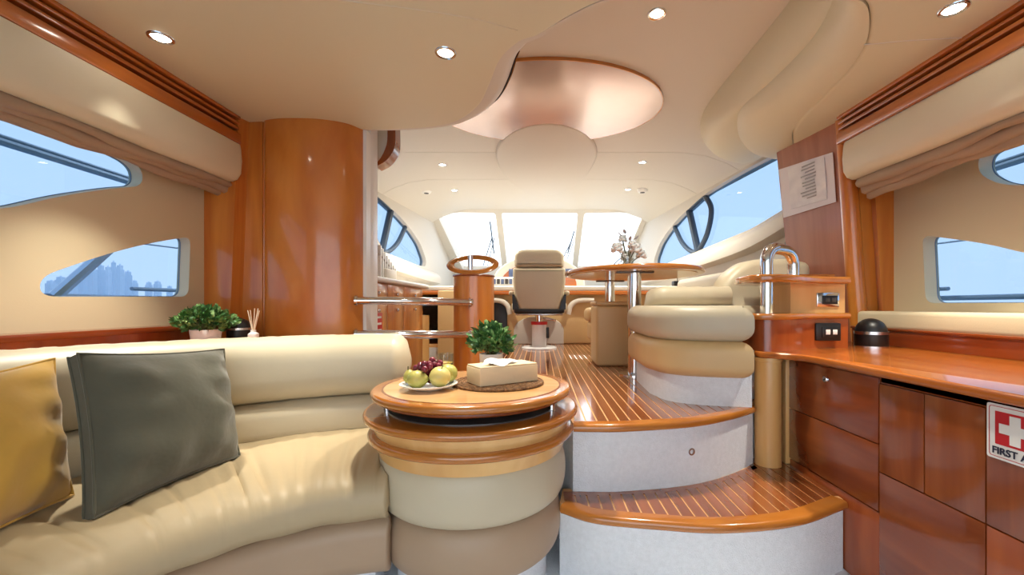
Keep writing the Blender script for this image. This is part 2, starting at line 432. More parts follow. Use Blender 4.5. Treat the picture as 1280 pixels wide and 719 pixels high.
# oval lacquered panel and pale hatch
ovp = thing('ceiling_oval', 'large oval copper-toned lacquered panel on the wheelhouse ceiling', 'ceiling panel', (.046, 2.98, HIGH))
def oval(cx, cy, rx, ry, z0, z1, n=64, rb=0.):
    return B().prism([(cx+rx*math.cos(2*PI*i/n), cy+ry*math.sin(2*PI*i/n)) for i in range(n)], z0, z1, rb=rb)
oval(.046, 2.99, .80, .60, HIGH-.018, HIGH+.01).ob('panel', 'oval_lacquer', ovp)
n = 64; t = B(); t.loft([[(.046+(.80+d)*math.cos(2*PI*i/n), 2.99+(.60+d)*math.sin(2*PI*i/n), HIGH+z) for d, z in ((.001, -.0185), (.008, -.0185), (.008, .01), (.001, .01))] for i in range(n+1)], caps=False); t.ob('rim', 'cherry_rim', ovp)
hat = tag(B().prism([(.06+.47*math.cos(a), 4.02+(.80 if math.sin(a) < 0 else 1.3)*math.sin(a)) for a in [2*PI*i/64 for i in range(64)]], HIGH-.024, HIGH+.005, rb=.02).ob('roof_hatch_panel', 'vinyl_white'), 'rounded pale cream hatch panel overlapping the copper oval on the ceiling', 'ceiling panel')
# ---- saloon side walls with window holes
def wall_side(name, sgn, xin, th, holes, label):
    outer = [(-1.9, FLOOR), (2.56, FLOOR), (2.56, 1.5), (-1.9, 1.5)]
    t = B().holed(outer, holes, lambda u, v: (sgn*xin, u, v), lambda u, v: (sgn*(xin+th), u, v))
    return tag(t.ob(name, 'vinyl_wall', sharp=50), label, 'wall', kind=ST)
XL, XR = 1.87, 1.97
lowL = roundpoly([pX(50, 371, -XL), pX(50, 346, -XL), pX(126, 319.7, -XL), pX(181, 305, -XL), pX(229, 295.5, -XL-.04), pX(226, 371, -XL-.04)], [.06, .06, .3, .3, .05, .05])
upL = roundpoly([(.55, .15), pX(0, 263.7, -XL), pX(72, 245.6, -XL), pX(144.6, 234.8, -XL), pX(179, 233, -XL), pX(177, 207, -XL), pX(126.5, 182, -XL), pX(0, 140, -XL), (.55, .76)], [.1, .1, .1, .1, .06, .08, .1, .0, .1])
lowR = roundpoly([pX(1157, 379, XR), pX(1153, 294, XR), pX(1232, 304, XR), pX(1290, 319, XR), (1.35, .10), (1.35, .01)], [.05, .05, .2, .2, .06, .06])
upR = roundpoly([pX(1222, 216, XR), pX(1224, 192, XR), pX(1262, 180, XR), (1.2, .8), (.55, .8), (.55, .3), pX(1290, 232, XR), pX(1248, 231, XR)], [.05, .05, .05, .1, .1, .1, .1, .06])
wall_side('wall_left', -1, XL, .065, [lowL, upL], 'cream vinyl saloon wall to port with two tapering windows')
wall_side('wall_right', 1, XR, .075, [lowR, upR], 'cream vinyl saloon wall to starboard with two tapering windows')
def scaled(poly, d):
    c = Vector((sum(p[0] for p in poly)/len(poly), sum(p[1] for p in poly)/len(poly)))
    return [tuple(c+(Vector(p)-c)*(1+d)) for p in poly]
WN = [0]
def window(poly, f, label, m='pane_blue', th=.006, frame='gasket', fr=.003, nrm=Vector((1, 0, 0))):
    WN[0] += 1
    w = thing('window_%d' % WN[0], label, 'window', f(*poly[0], 0), kind=ST)
    k = len(poly)
    t = B().holed(scaled(poly, .03), [], lambda u, v: f(u, v, 0), lambda u, v: f(u, v, th)); t.ob('pane', m, w, smooth=False)
    if frame: t = B(); t.tube([f(u, v, -.004) for u, v in poly], fr, 6, closed=True); t.ob('gasket', frame, w)
    return w
fl = lambda u, v, d: (-XL-.058-d, u, v)
fr_ = lambda u, v, d: (XR+.068+d, u, v)
window(lowL, fl, 'low tapering port window showing the hazy skyline')
window(upL, fl, 'upper tapering port window crossed by an outside rail')
window(lowR, fr_, 'low tapering starboard window above the sideboard')
window(upR, fr_, 'upper starboard window partly under the folded blind')
# ---- wheelhouse side walls
sidewin = [(3.0, .79), (3.68, .67), (4.74, .60), (5.75, .545), (6.02, .55), (6.06, .64), (5.85, .84), (5.55, .97), (5.2, 1.075), (4.6, 1.19), (3.87, 1.215), (3.36, 1.205), (2.85, 1.195), (2.8, .8)]
sidewin = roundpoly(sidewin, [.02, .1, .1, .08, .05, .08, .1, .1, .1, .2, .2, .1, .02, .02])
port = [(3.2+.08*math.cos(2*PI*i/20), .43+.08*math.sin(2*PI*i/20)) for i in range(20)]
for nm, sg, lab in (('wall_port', -1, 'to port'), ('wall_starboard', 1, 'to starboard')):
    outer = [(2.5, -1.8), (7.5, -1.8), (7.5, .62), (6.3, 1.5), (2.5, 1.5)]
    holes = [sidewin]+([port] if sg > 0 else [])
    t = B().holed(outer, holes, lambda u, v: (sg*Xw(u), u, v), lambda u, v: (sg*(Xw(u)+.09), u, v))
    tag(t.ob(nm, 'vinyl_white', sharp=50), 'cream wheelhouse side wall '+lab+' round the long curved window', 'wall', kind=ST)
    window(sidewin, lambda u, v, d: (sg*(Xw(u)+.06+d), u, v), 'long curved wheelhouse side window '+lab, fr=.005)
    if sg > 0: window(port, lambda u, v, d: (sg*(Xw(u)+.06+d), u, v), 'small round window half hidden behind the wooden bulkhead')
    # padded sill under the glass
    sill = [(2.7, .83), (3.1, .755), (3.7, .645), (4.74, .575), (5.75, .52), (6.4, .50)]
    rings = []
    for y, z in spline(sill, 5):
        w = Xw(y); d = .10
        rings.append([(sg*(w+.02), y, z), (sg*(w-.03), y, z-.005), (sg*(w-d+.02), y, z-.06), (sg*(w-d), y, z-.10), (sg*(w-d+.01), y, z-.17), (sg*(w+.02), y, z-.20)])
    tag(B().loft(rings).ob('trim_1' if sg < 0 else 'trim_2', 'vinyl_white', sharp=60), 'padded cream sill below the side window '+lab, 'window sill', kind=ST)
    # opening hatch frame
    h = thing('hatch_frame', 'dark framed opening vent in the side window '+lab, 'window frame', (sg*Xw(4.9), 4.9, .65))
    def hp(px, py):
        q = (px-CX)/F; y = 2.18/(q+.092); return (sg*(Xw(y)+.035), y, (CY-py)/F*y)
    U = spline([hp(877, 244), hp(885, 262), hp(880, 292), hp(869, 315)], 6); V = spline([hp(869, 315), hp(860, 314), hp(849, 303), hp(840, 284)], 6)
    B().tube(U, .028, 8).ob('frame_loop', 'steel' if sg < 0 else 'navy_grey', h); B().tube(V, .028, 8).ob('frame_loop', 'navy_grey', h)
    B().tube([hp(858, 264), hp(869, 315)], .04, 8).ob('mullion', 'navy_grey', h)
    B().tube([hp(858, 262), hp(877, 244)], .03, 8).ob('top_bar', 'navy_grey', h)
# ---- windscreen
def ws(u, v, d): return (u, 6.2+1.2*v+.5*d, 1.385-.75*v+.85*d)
def lean(u, v): return u*(1-.1*v)
panes = [[(-1.62, .0), (-.66, .015), (-.66, .97), (-1.62, .97)], [(-.565, .015), (.56, .015), (.56, .97), (-.565, .97)], [(.655, .015), (1.64, .0), (1.64, .97), (.655, .97)]]
panes = [roundpoly([(lean(u, v) if abs(u) > 1 else u, v+.02) for u, v in p], .04, 4) for p in panes]
outer = [(-2.0, -.12), (2.0, -.12), (1.85, 1.08), (-1.85, 1.08)]
tag(B().holed(outer, panes, lambda u, v: ws(u, v, 0), lambda u, v: ws(u, v, .06)).ob('wall_front', 'vinyl_white', sharp=50), 'cream windscreen frame with two slim posts', 'wall', kind=ST)
for p, l in zip(panes, ('port', 'middle', 'starboard')): window(p, lambda u, v, d: ws(u, v, .04+d), l+' pane of the bright wheelhouse windscreen', 'pane_clear', frame=None)
for sg in (-1, 1):
    tag(B().loft([[(sg*1.66+a, 6.12+b, 1.42) for a, b in ((-.12, 0), (.12, 0), (.16, .2), (-.1, .2))], [(sg*1.49+a, 7.38+b, .6) for a, b in ((-.1, 0), (.16, 0), (.2, .2), (-.08, .2))]]).ob('trim_3' if sg < 0 else 'trim_4', 'vinyl_white'), 'broad cream corner post of the windscreen to '+('port' if sg < 0 else 'starboard'), 'post', kind=ST)
tag(B().box(-2, 2, 7.38, 7.5, -1.8, .68).ob('wall_bow', 'vinyl_white'), 'cream bulkhead below the windscreen', 'wall', kind=ST)
# aft roof edge and side walls below the deck keep daylight out of the hull
tag(B().box(-2.2, 2.2, 7.5, 7.55, -1.9, -.4).ob('wall_hull', 'white'), 'white hull below the windscreen', 'wall', kind=ST)
# ================================================================== BULKHEADS, VENTS, BLINDS
# port bulkhead: flat wood towards the wall, then the convex cabinet
pb = thing('curved_wood_cabinet', 'tall convex cherry wood cabinet standing behind the sofa', 'cabinet', (-1.3, 2.5, FLOOR))
cp = spline([(-1.585, 2.44), (-1.55, 2.40), (-1.42, 2.375), (-1.25, 2.385), (-1.12, 2.44), (-1.06, 2.53)], 6)
poly = [tuple(p) for p in cp]+[(-1.06, 2.60), (-1.585, 2.60)]
B().prism(poly, FLOOR, LOW+.002).ob('front_panel', 'cherry_block', pb)
B().box(-1.072, -1.04, 2.54, 2.606, FLOOR, LOW+.002).box(-1.072, -1.04, 2.604, 2.72, FLOOR, 1.30, .006).ob('end_panel', 'white', pb)
B().tube([(-1.58, 2.435, FLOOR), (-1.58, 2.435, LOW)], .012, 8).ob('edge_bead', 'cherry_v', pb)
fb = thing('wood_bulkhead', 'orange wood bulkhead between the window wall and the convex cabinet', 'bulkhead', (-1.72, 2.47, FLOOR))
B().hexa([(-1.585, 2.42, FLOOR), (-1.585, 2.6, FLOOR), (-1.872, 2.56, FLOOR), (-1.872, 2.44, FLOOR)], [(-1.585, 2.42, LOW), (-1.585, 2.6, LOW), (-1.872, 2.56, LOW), (-1.872, 2.44, LOW)]).ob('panel', 'cherry_v', fb)
B().hexa([(-1.76, 2.36, FLOOR), (-1.74, 2.44, FLOOR), (-1.872, 2.44, FLOOR), (-1.872, 2.36, FLOOR)], [(-1.68, 2.36, LOW), (-1.66, 2.44, LOW), (-1.872, 2.44, LOW), (-1.872, 2.36, LOW)]).ob('side_board', 'cherry_v', fb)
# trim crescent beyond the cabinet, hung from the high ceiling
cu_o = spline([pY(494, 150, 2.8), pY(494, 180, 2.8), pY(489, 193, 2.8), pY(481, 202, 2.8), pY(470, 208, 2.8)], 5)
cu_i = spline([pY(484, 150, 2.8), pY(484, 175, 2.8), pY(481, 187, 2.8), pY(476, 197, 2.8), pY(469, 206, 2.8)], 5)
ct = thing('ceiling_crescent', 'cream ceiling fairing with a dark wooden crescent edge beside the convex cabinet', 'trim', (-1.05, 2.85, HIGH))
B().loft([[(o_.x, 2.80, o_.y), (i_.x, 2.80, i_.y), (i_.x, 2.90, i_.y), (o_.x, 2.90, o_.y)] for o_, i_ in zip(cu_o, cu_i)]).ob('crescent', 'mahogany_v', ct)
B().prism([tuple(q) for q in cu_i]+[pY(440, 208, 2.8), pY(440, 150, 2.8)], 2.81, 2.90, mapf=lambda u, v, w: (u, w, v)).ob('fairing', 'vinyl_white', ct)
# starboard bulkhead
sb = thing('curved_wood_bulkhead', 'leaning cherry wood bulkhead with rounded post beside the sideboard', 'bulkhead', (1.75, 2.5, FLOOR))
A0, A1 = Vector((1.70, 2.40)), Vector((1.63, 2.92))
def leanx(z): return .065*(LOW-z)+.03*max(0, .4-z)*(.4-z)
n = 10; rings = []
for i in range(n+1):
    z = LOW+.003-(LOW+.003-DECK)*i/n; d = leanx(z); cl = lambda x, y: min(x, Xw(y)-.004)
    rings.append([(A0.x+d, A0.y, z), (cl(A1.x+d*1.5, A1.y), A1.y, z), (cl(A1.x+.06+d*1.5, A1.y+.02), A1.y+.02, z), (cl(A0.x+.1+d, A0.y+.1), A0.y+.1, z)])
B().loft(rings).ob('inner_panel', 'pink_wood', sb)
B().tube([(A0.x+.02+leanx(LOW-i*.149), A0.y-.005, LOW-i*.149) for i in range(0, 11)], .045, 16).ob('rounded_post', 'cherry_v', sb)
rings = []
for i in range(n+1):
    z = LOW-(LOW-DECK)*i/n; d = leanx(z)
    rings.append([(A0.x+.03+d, 2.40, z), (1.972, 2.40, z), (1.972, 2.497, z), (A0.x+.03+d, 2.497, z)])
B().loft(rings).ob('aft_panel', 'cherry_v', sb)
B().hexa([(1.92, 2.36, -.25), (1.93, 2.42, -.25), (1.972, 2.42, -.25), (1.972, 2.36, -.25)], [(1.86, 2.36, .72), (1.87, 2.42, .72), (1.972, 2.42, .72), (1.972, 2.36, .72)]).ob('side_board', 'cherry_v', sb)
# notice in a clear sleeve taped to the panel
no = thing('notice_sheet', 'printed notice in a clear plastic sleeve taped to the wooden bulkhead', 'notice', (1.7, 2.6, .6))
def pan(t, z, out=.004):
    d = leanx(z); x = A0.x+d+(A1.x+d*1.5-A0.x-d)*t; y = A0.y+(A1.y-A0.y)*t; return (x-out, y-out*.13, z)
def patch(t0, t1, z00, z01, z10, z11, out, th=.002, ns=6):
    # quad on the bulkhead: bottom z00 (t0) z10 (t1), top z01, z11
    b = B(); rings = []
    for i in range(ns+1):
        f = i/ns; r = []
        for j in range(ns+1):
            g = j/ns; t = t0+(t1-t0)*g; z = (z00*(1-f)+z01*f)*(1-g)+(z10*(1-f)+z11*f)*g
            r.append(pan(t, z, out+.003*math.sin(7*f+3*g)*math.sin(5*g)))
        back = [(x+th, y, z) for x, y, z in reversed(r)]
        rings.append(r+back)
    return b.loft(rings)
patch(.11, .97, .60, .888, .60, .93, .009).ob('sleeve', 'plastic_film', no)
patch(.22, .80, .63, .88, .64, .91, .014).ob('sheet', 'paper', no)
random.seed(3)
for k in range(11):
    z = .87-k*.02; a = .34+.03*random.random(); patch(a, a+.14+.12*random.random(), z, z+.008, z, z+.008, .020, .001, 2).ob('text_line', 'print', no)
# air vents under the ceiling edge
for nm, sg, x, lab in (('air_vent', -1, 1.675, 'to port'), ('air_vent', 1, 1.66, 'to starboard')):
    v = thing(nm, 'long slatted cherry wood air vent below the ceiling '+lab, 'air vent', (sg*x, .5, .9))
    y0, y1 = -1.8, 2.364
    bx = lambda a, b, z0, z1, m, n_, bev=.004: B().box(*sorted((sg*a, sg*b)), y0, y1, z0, z1, bev).ob(n_, m, v)
    bx(x+.09, x+.12, .893, 1.05, 'dark', 'backing', 0)
    bx(x-.012, x+.10, .895, .955, 'cherry_y', 'rail', .008)
    bx(x, x+.09, .975, .992, 'cherry_y', 'slat'); bx(x, x+.09, 1.008, 1.022, 'cherry_y', 'slat'); bx(x-.008, x+.09, 1.034, 1.056, 'cherry_y', 'rail')
# valances and folded roman blinds
for sg, x, xw, lab in ((-1, 1.66, XL, 'to port'), (1, 1.66, XR, 'to starboard')):
    va = B(); prof = [(x+.004, .893), (x, .87), (x-.006, .80), (x, .73), (x+.02, .697), (x+.05, .685), (x+.12, .69), (x+.14, .893)]
    ring = lambda y, s=1.: [(sg*(x+.07+(a-x-.07)*s), y, .79+(z-.79)*s) for a, z in prof]
    yend = 2.364 if sg < 0 else 2.33
    va.loft([ring(-1.8)]+[ring(-1.8+(yend-.02+1.8)*i/12) for i in range(1, 13)]+[ring(yend-.006, .97), ring(yend, .88)])
    tag(va.ob('blind_valance', 'valance', sharp=50), 'padded cream blind valance below the wooden vent '+lab, 'valance')
    bl = thing('roman_blind', 'gathered taupe roman blind bunched over the upper window '+lab, 'blind', (sg*(x+.1), .6, .65))
    random.seed(11+sg)
    nf = 3
    for k in range(nf):
        rings = []; m = 40; ye = 2.362 if sg < 0 else 2.30
        for i in range(m+1):
            y = -1.8+(ye+1.8)*i/m
            droop = .006*math.sin(y*9+k*2)+.006*math.sin(y*17+k)
            zb = (.648 if sg < 0 else .648)-.016*k*(1 if sg < 0 else 1.5)+droop-(.02 if sg > 0 else 0)*max(0, y-1.6)*1.5
            xo = x+.06+.03*k+.006*math.sin(y*11+k*3)
            w = .05
            rings.append([(sg*xo, y, .690), (sg*(xo-.012), y, zb*.5+.343), (sg*(xo-.006), y, zb+.008), (sg*(xo+.012), y, zb), (sg*(xo+.03), y, zb+.01), (sg*(xo+w-.01), y, .690)])
        B().loft(rings).ob('fold', 'blind', bl, sharp=80)
# wood ledges under the saloon windows
wl = thing('window_ledge', 'dark red wooden ledge strip along the port wall behind the sofa', 'ledge', (-1.8, .5, -.3))
B().box(-1.88, -1.765, -1.8, 2.36, -.125, -.098, .006).ob('cap', 'red_wood', wl)
B().box(-1.88, -1.79, -1.8, 2.36, -.40, -.125).ob('panel', 'mahogany_orange', wl)
cs = thing('corner_shelf', 'wooden corner shelf behind the sofa carrying the small plant', 'shelf', (-1.5, 2.1, FLOOR))
poly = [(-.4+1.37*math.cos(math.radians(a)), .7+1.37*math.sin(math.radians(a))) for a in range(176, 111, -4)]+[(-1.0, 2.36), (-1.76, 2.36), (-1.788, 1.0)]
B().prism(poly, -.205, -.178).ob('top', 'cherry_x', cs)
B().prism(poly, FLOOR, -.205).ob('body', 'kick', cs)
# ================================================================== SOFA
C0 = Vector((-.4, .7))
def samples(a0, ns=150, yend=-1.2):
    out = [(C0, Vector((math.cos(math.radians(a)), math.sin(math.radians(a))))) for a in [a0+(180-a0)*i/ns for i in range(ns+1)]]
    out += [(Vector((-.4, .7-(.7-yend)*i/14)), Vector((-1, 0))) for i in range(1, 15)]
    return out

def sweep(prof, a0, endr=.03, wob=0., seed=0, hug=0.):
    T = Vector((-.242, 1.555))
    def clear(p):
        v = p-T
        return T+v.normalized()*hug if v.length < hug else p
    smp = samples(a0); cx = sum(p[0] for p in prof)/len(prof); cz = sum(p[1] for p in prof)/len(prof)
    rings = []; mr = .85
    for f in (.0, .3, .6, .85):   # rounded end cap
        ang = math.radians(a0)-endr/mr*math.sqrt(max(0, 1-(1-f)**2))*0+(-endr/mr)*(1-f)
        sc = 1-(endr*1.0)*(1-math.sqrt(max(0, 1-(1-f)**2)))/max(.05, min(.12, abs(prof[0][1]-cz)+.03))
        d = Vector((math.cos(ang), math.sin(ang)))
        rings.append([(*clear(C0+d*(cx+(r-cx)*sc)), cz+(z-cz)*sc) for r, z in prof])
    rnd = random.Random(seed)
    cre = [(rnd.uniform(2, 150), rnd.uniform(.6, 1.7), rnd.uniform(-2.2, 2.2), rnd.uniform(.5, 1.), rnd.uniform(4.6, 8), rnd.uniform(1.1, 1.9)) for _ in range(48)]
    def crease(k, j):
        s_ = 0
        for c, wd, sl, am, jc, jw in cre:
            u = (k-c-sl*(j-jc))/wd
            if abs(u) < 3: s_ -= am*(math.exp(-u*u)-.45*math.exp(-(u-1.6)**2))*math.exp(-((j-jc)/jw)**2)
        return s_
    for k, (b, d) in enumerate(smp):
        r_ = []
        for j, (r, z) in enumerate(prof):
            w = wob*(crease(k, j)+.25*math.sin(k*.21+j*1.3))
            p = clear(b+d*(r+w*.6)); r_.append((p.x, p.y, z+w))
        rings.append(r_)
    return B().loft(rings)
sofa = thing('sofa', 'curved cream leather corner sofa with channelled back', 'sofa', (-1.2, .9, FLOOR))
seat_prof = [(.66, -.66), (.60, -.652), (.575, -.62), (.572, -.585), (.585, -.55), (.62, -.527), (.68, -.517), (.8, -.512), (.95, -.51), (1.1, -.512), (1.2, -.52), (1.22, -.58), (1.2, -.66)]
sweep(seat_prof, 97.0, .02, .008, 5, .330).ob('seat', 'leather_sofa', sofa, sharp=70)
sweep(rrect(1.125, 1.36, -.388, -.127, .10, 6), 102, .05, .002, 6).ob('backrest', 'leather_cream', sofa, sharp=80)
sweep(rrect(1.14, 1.34, -.55, -.385, .055, 5), 102, .03, .001, 7).ob('lumbar_roll', 'leather_cream', sofa, sharp=80)
sweep(rrect(.60, .78, -.835, -.662, .05, 5), 97.0, .015, .0, 8, .314).ob('base_pad', 'leather_taupe', sofa, sharp=80)
sweep(rrect(.66, 1.36, FLOOR, -.66, .004, 1), 101, .004, hug=.318).ob('plinth', 'carpet', sofa)
# ---- scatter cushions
def pillow(name, label, c, th, m, mp, seam_w=.0, seed=1):
    BL, BR, TL, TR = [Vector(p) for p in c]
    e = thing(name, label, 'cushion', tuple((BL+BR)/2))
    nrm = (BR-BL).cross(TL-BL).normalized(); n = 26; rnd = random.Random(seed)
    ph = [rnd.uniform(0, 6) for _ in range(6)]
    def pt(u, v, s):
        uu, vv = u*2-1, v*2-1
        # sides drawn in between the corners
        u2 = .5+uu*.5*(1-.055*(1-vv*vv)); v2 = .5+vv*.5*(1-.055*(1-uu*uu))
        base = BL*(1-u2)*(1-v2)+BR*u2*(1-v2)+TL*(1-u2)*v2+TR*u2*v2
        h = th*((1-abs(uu)**2.2)*(1-abs(vv)**2.2))**.62
        wr = .006*math.sin(9*u+5*v+ph[0])*math.sin(6*v+ph[1])+.016*math.sin(24*v+5*u+ph[2])*abs(uu)**2*(1-abs(uu))*3+.012*math.sin(21*u-4*v+ph[3])*abs(vv)**2*(1-abs(vv))*3
        return base+nrm*s*((h+wr*min(1, h/th*2))*(1 if s > 0 else .55)+seam_w)
    b = B(); G = {}
    for s in (1, -1):
        for i in range(n+1):
            for j in range(n+1):
                edge = i in (0, n) or j in (0, n)
                if seam_w == 0 and edge and s < 0: G[(s, i, j)] = G[(1, i, j)]; continue
                G[(s, i, j)] = b.bm.verts.new(pt(i/n, j/n, s))
        for i in range(n):
            for j in range(n): b.face([G[(s, i, j)], G[(s, i+1, j)], G[(s, i+1, j+1)], G[(s, i, j+1)]])
    b.ob('cover', m, e, sharp=80)
    edge = [(i/n, 0) for i in range(n)]+[(1, j/n) for j in range(n)]+[(1-i/n, 1) for i in range(n)]+[(0, 1-j/n) for j in range(n)]
    if seam_w:
        g = B(); g.loft([[pt(u, v, 1), pt(u, v, -1)] for u, v in edge+[edge[0]]], closed=False); g.ob('gusset', mp, e, sharp=80)
        for s in (1, -1): g = B(); g.tube([pt(u, v, s) for u, v in edge], .004, 6, closed=True); g.ob('piping', m, e)
    else:
        g = B(); g.tube([pt(u, v, 1) for u, v in edge], .004, 6, closed=True); g.ob('piping', mp, e)
    return e
pillow('scatter_cushion', 'dark olive grey velvet cushion leaning on the curved sofa', [(-1.085, 1.02, -.516), (-1.03, 1.435, -.514), (-1.225, 1.112, -.132), (-1.147, 1.52, -.162)], .10, 'olive_grey', 'olive_grey', .016, 2)
pillow('scatter_cushion', 'mustard yellow cushion on the sofa behind the grey one', [(-1.15, .70, -.505), (-1.245, 1.13, -.505), (-1.33, .72, -.19), (-1.375, 1.20, -.150)], .09, 'mustard', 'mustard', 0., 9)
# ================================================================== ROUND SIDE TABLE
TX, TY = -.242, 1.555
tab = thing('round_table', 'round layered cherry wood table on two stacked leather pads', 'table', (TX, TY, FLOOR))
def L(name, prof, m, n=72, sharp=35): return B().lathe(prof, (TX, TY, 0), n).ob(name, m, tab, sharp=sharp)
def disc(R, z0, z1, r):
    k = 6; p = [(R-r+r*math.sin(PI/2*i/k), z0+r-r*math.cos(PI/2*i/k)) for i in range(k+1)]
    q = [(R-r+r*math.cos(PI/2*i/k), z1-r+r*math.sin(PI/2*i/k)) for i in range(k+1)]
    return [(.001, z0)]+p+q+[(.001, z1)]
L('plinth', [(.001, FLOOR), (.265, FLOOR), (.265, -.82), (.001, -.82)], 'carpet')
def pad(R, z0, z1, b, r):
    k = 8; out = [(.001, z0)]
    for i in range(k*2+1):
        a = -PI/2+PI*i/(k*2); h = (z1-z0)/2
        out.append((R-b+b*max(0, math.cos(a))**.6, (z0+z1)/2+h*math.sin(a)))
    return out+[(.001, z1)]
L('lower_pad', pad(.318, -.845, -.668, .06, 0), 'leather_taupe', sharp=80)
L('upper_pad', pad(.335, -.668, -.485, .06, 0), 'leather_cream', sharp=80)
L('lower_band', [(.001, -.50), (.325, -.50), (.345, -.448), (.001, -.448)], 'light_wood')
L('lower_shelf', disc(.363, -.452, -.424, .012), 'cherry_rim')
L('upper_band', [(.001, -.424), (.34, -.424), (.352, -.378), (.001, -.378)], 'light_wood')
L('upper_shelf', disc(.378, -.383, -.358, .011), 'cherry_rim')
L('shelf_inset', [(.001, -.36), (.30, -.36), (.30, -.354), (.29, -.352), (.001, -.352)], 'dark_grey')
L('hub', [(.001, -.352), (.05, -.352), (.04, -.34), (.035, -.325), (.001, -.325)], 'steel')
for a in (200, 340, 90):
    q = (TX+.30*math.cos(math.radians(a)), TY+.30*math.sin(math.radians(a)))
    B().tube([(*q, -.357), (*q, -.32)], .012, 12).ob('spacer', 'chrome', tab)
L('under_disc', disc(.325, -.33, -.312, .006), 'mahogany_v')
L('tabletop', disc(.355, -.314, -.288, .012), 'cherry_rim')
L('top_inlay', [(.001, -.2885), (.312, -.2885), (.312, -.2872), (.001, -.2872)], 'table_wood')
L('inlay_line', [(.312, -.2885), (.312, -.2868), (.318, -.2868), (.318, -.2885)], 'mahogany_v')
TT = -.2868
# ---- things on the round table
plx, ply = pz(536, 486, TT)
plate = tag(B().lathe([(.001, 0), (.05, 0), (.055, .003), (.085, .012), (.097, .017), (.098, .02), (.094, .02), (.08, .0155), (.05, .007), (.001, .006)], (plx, ply, TT), 48).ob('plate', 'white_gloss', sharp=80), 'white round plate of fruit on the wooden table', 'plate')
def fruit(name, label, m, x, y, z, prof, tilt=(0, 0), group=None):
    e = thing(name, label, 'fruit', (x, y, z), group)
    M = Matrix.Translation((x, y, z)) @ Matrix.Rotation(tilt[0], 4, 'X') @ Matrix.Rotation(tilt[1], 4, 'Y')
    b = B(); b.lathe(prof, n=24); bmesh.ops.transform(b.bm, matrix=M, verts=b.bm.verts[:]); b.ob('flesh', m, e, sharp=80)
    top = prof[-1][1]
    b = B(); b.tube([M @ Vector((0, 0, top-.004)), M @ Vector((.002, 0, top+.006)), M @ Vector((.005, 0, top+.013))], .0018, 6); b.ob('stalk', 'stem', e)
def sph(R, h, flat=.85, neck=0.):
    out = []
    for i in range(13):
        a = -PI/2+PI*i/12; z = math.sin(a); r = math.cos(a)
        r *= 1-(neck*max(0, z)**1.2 if neck else 0); out.append((max(.0006, R*r), h*z))
    out[-1] = (.0006, h*flat); out[0] = (.0006, -h*.92)
    return out
Z0 = TT+.007
fruit('pear', 'pale yellow-green pear lying at the front of the fruit plate', 'pear', plx-.024, ply-.046, Z0+.033, sph(.031, .036, .95, .35), (0, PI/2.1))
fruit('apple', 'yellow apple at the front of the plate beside the pear', 'apple', plx+.047, ply-.036, Z0+.040, sph(.036, .034), (.25, .2))
fruit('apple', 'greenish apple at the back of the plate near the glass', 'pear', plx+.058, ply+.036, Z0+.041, sph(.034, .033), (-.2, .3))
fruit('pear', 'small greenish pear at the edge of the plate under the grapes', 'pear', plx-.066, ply+.006, Z0+.033, sph(.024, .026, .95, .2), (.2, -.25))
gb = thing('grape_bunch', 'bunch of dark red grapes piled on the plate', 'fruit', (plx-.01, ply+.02, Z0))
random.seed(21)
gs = []
for i in range(4000):
    x, y, z = random.uniform(-.072, .045), random.uniform(-.055, .05), random.uniform(.014, .098)
    if z > .102-abs(x-.005)*.6-abs(y-.012)*.3 or (y < -.01 and z < .06 and x > -.052) or any((x-a)**2+(y-b)**2+(z-c)**2 < (q+.0075)**2 for a, b, c, q in ((-.024, -.046, .033, .035), (.047, -.036, .040, .036), (.058, .036, .041, .034), (-.066, .006, .033, .026))) or z < .018+max(0, math.hypot(x, y)-.045)*.45: continue
    if all((x-a)**2+(y-b)**2+(z-c)**2 > .0155**2 for a, b, c in gs): gs.append((x, y, z))
    if len(gs) > 40: break
g0 = B().ball((0, 0, 0), .0112, 12, (1, 1, 1.12)).ob('grape', 'grape', gb, sharp=80)
for i, (x, y, z) in enumerate(gs):
    M = Matrix.Translation((plx+x, ply+y, Z0+z)) @ Matrix.Rotation(i*.7, 4, 'X')
    if i == 0: g0.matrix_basis = M
    else: c = g0.copy(); COL.objects.link(c); c.matrix_basis = M
B().tube([(plx-.04, ply+.02, Z0+.05), (plx, ply+.02, Z0+.075), (plx+.03, ply+.025, Z0+.088)], .002, 6).ob('stalk', 'stem', gb)
gx, gy = pz(557, 465, TT)
gl = thing('drinking_glass', 'short tumbler of golden drink behind the fruit', 'glass', (gx, gy, TT))
B().lathe([(.001, 0), (.031, 0), (.034, .08), (.0325, .08), (.0295, .006), (.001, .006)], (gx, gy, TT), 28).ob('tumbler', 'glass_clear', gl, sharp=50)
B().lathe([(.001, .0065), (.0288, .0065), (.0305, .042), (.001, .042)], (gx, gy, TT), 28).ob('drink', 'juice', gl)
mx_, my_ = pz(623, 479, TT)
mt = thing('placemat', 'round woven brown placemat under the tissue box', 'placemat', (mx_, my_, TT))
b = B(); b.lathe([(.001, 0), (.165, 0), (.168, .003), (.165, .006), (.001, .006)], (mx_, my_, TT), 56); b.ob('mat', 'woven', mt)
for k in range(1, 11): b = B(); r = .0155*k+.009; b.tube([(mx_+r*math.cos(2*PI*i/40), my_+r*math.sin(2*PI*i/40), TT+.006) for i in range(40)], .0035, 5, closed=True); b.ob('woven_ring', 'woven', mt)
tb = thing('tissue_box', 'pale wooden tissue box with a white tissue on the woven mat', 'tissue box', (-.14, 1.63, TT))
zb = TT+.0085; q0 = Vector(pz(600, 484, zb)); dirx = (Vector(pz(670, 476, zb))-q0).normalized(); diry = Vector((-dirx.y, dirx.x))
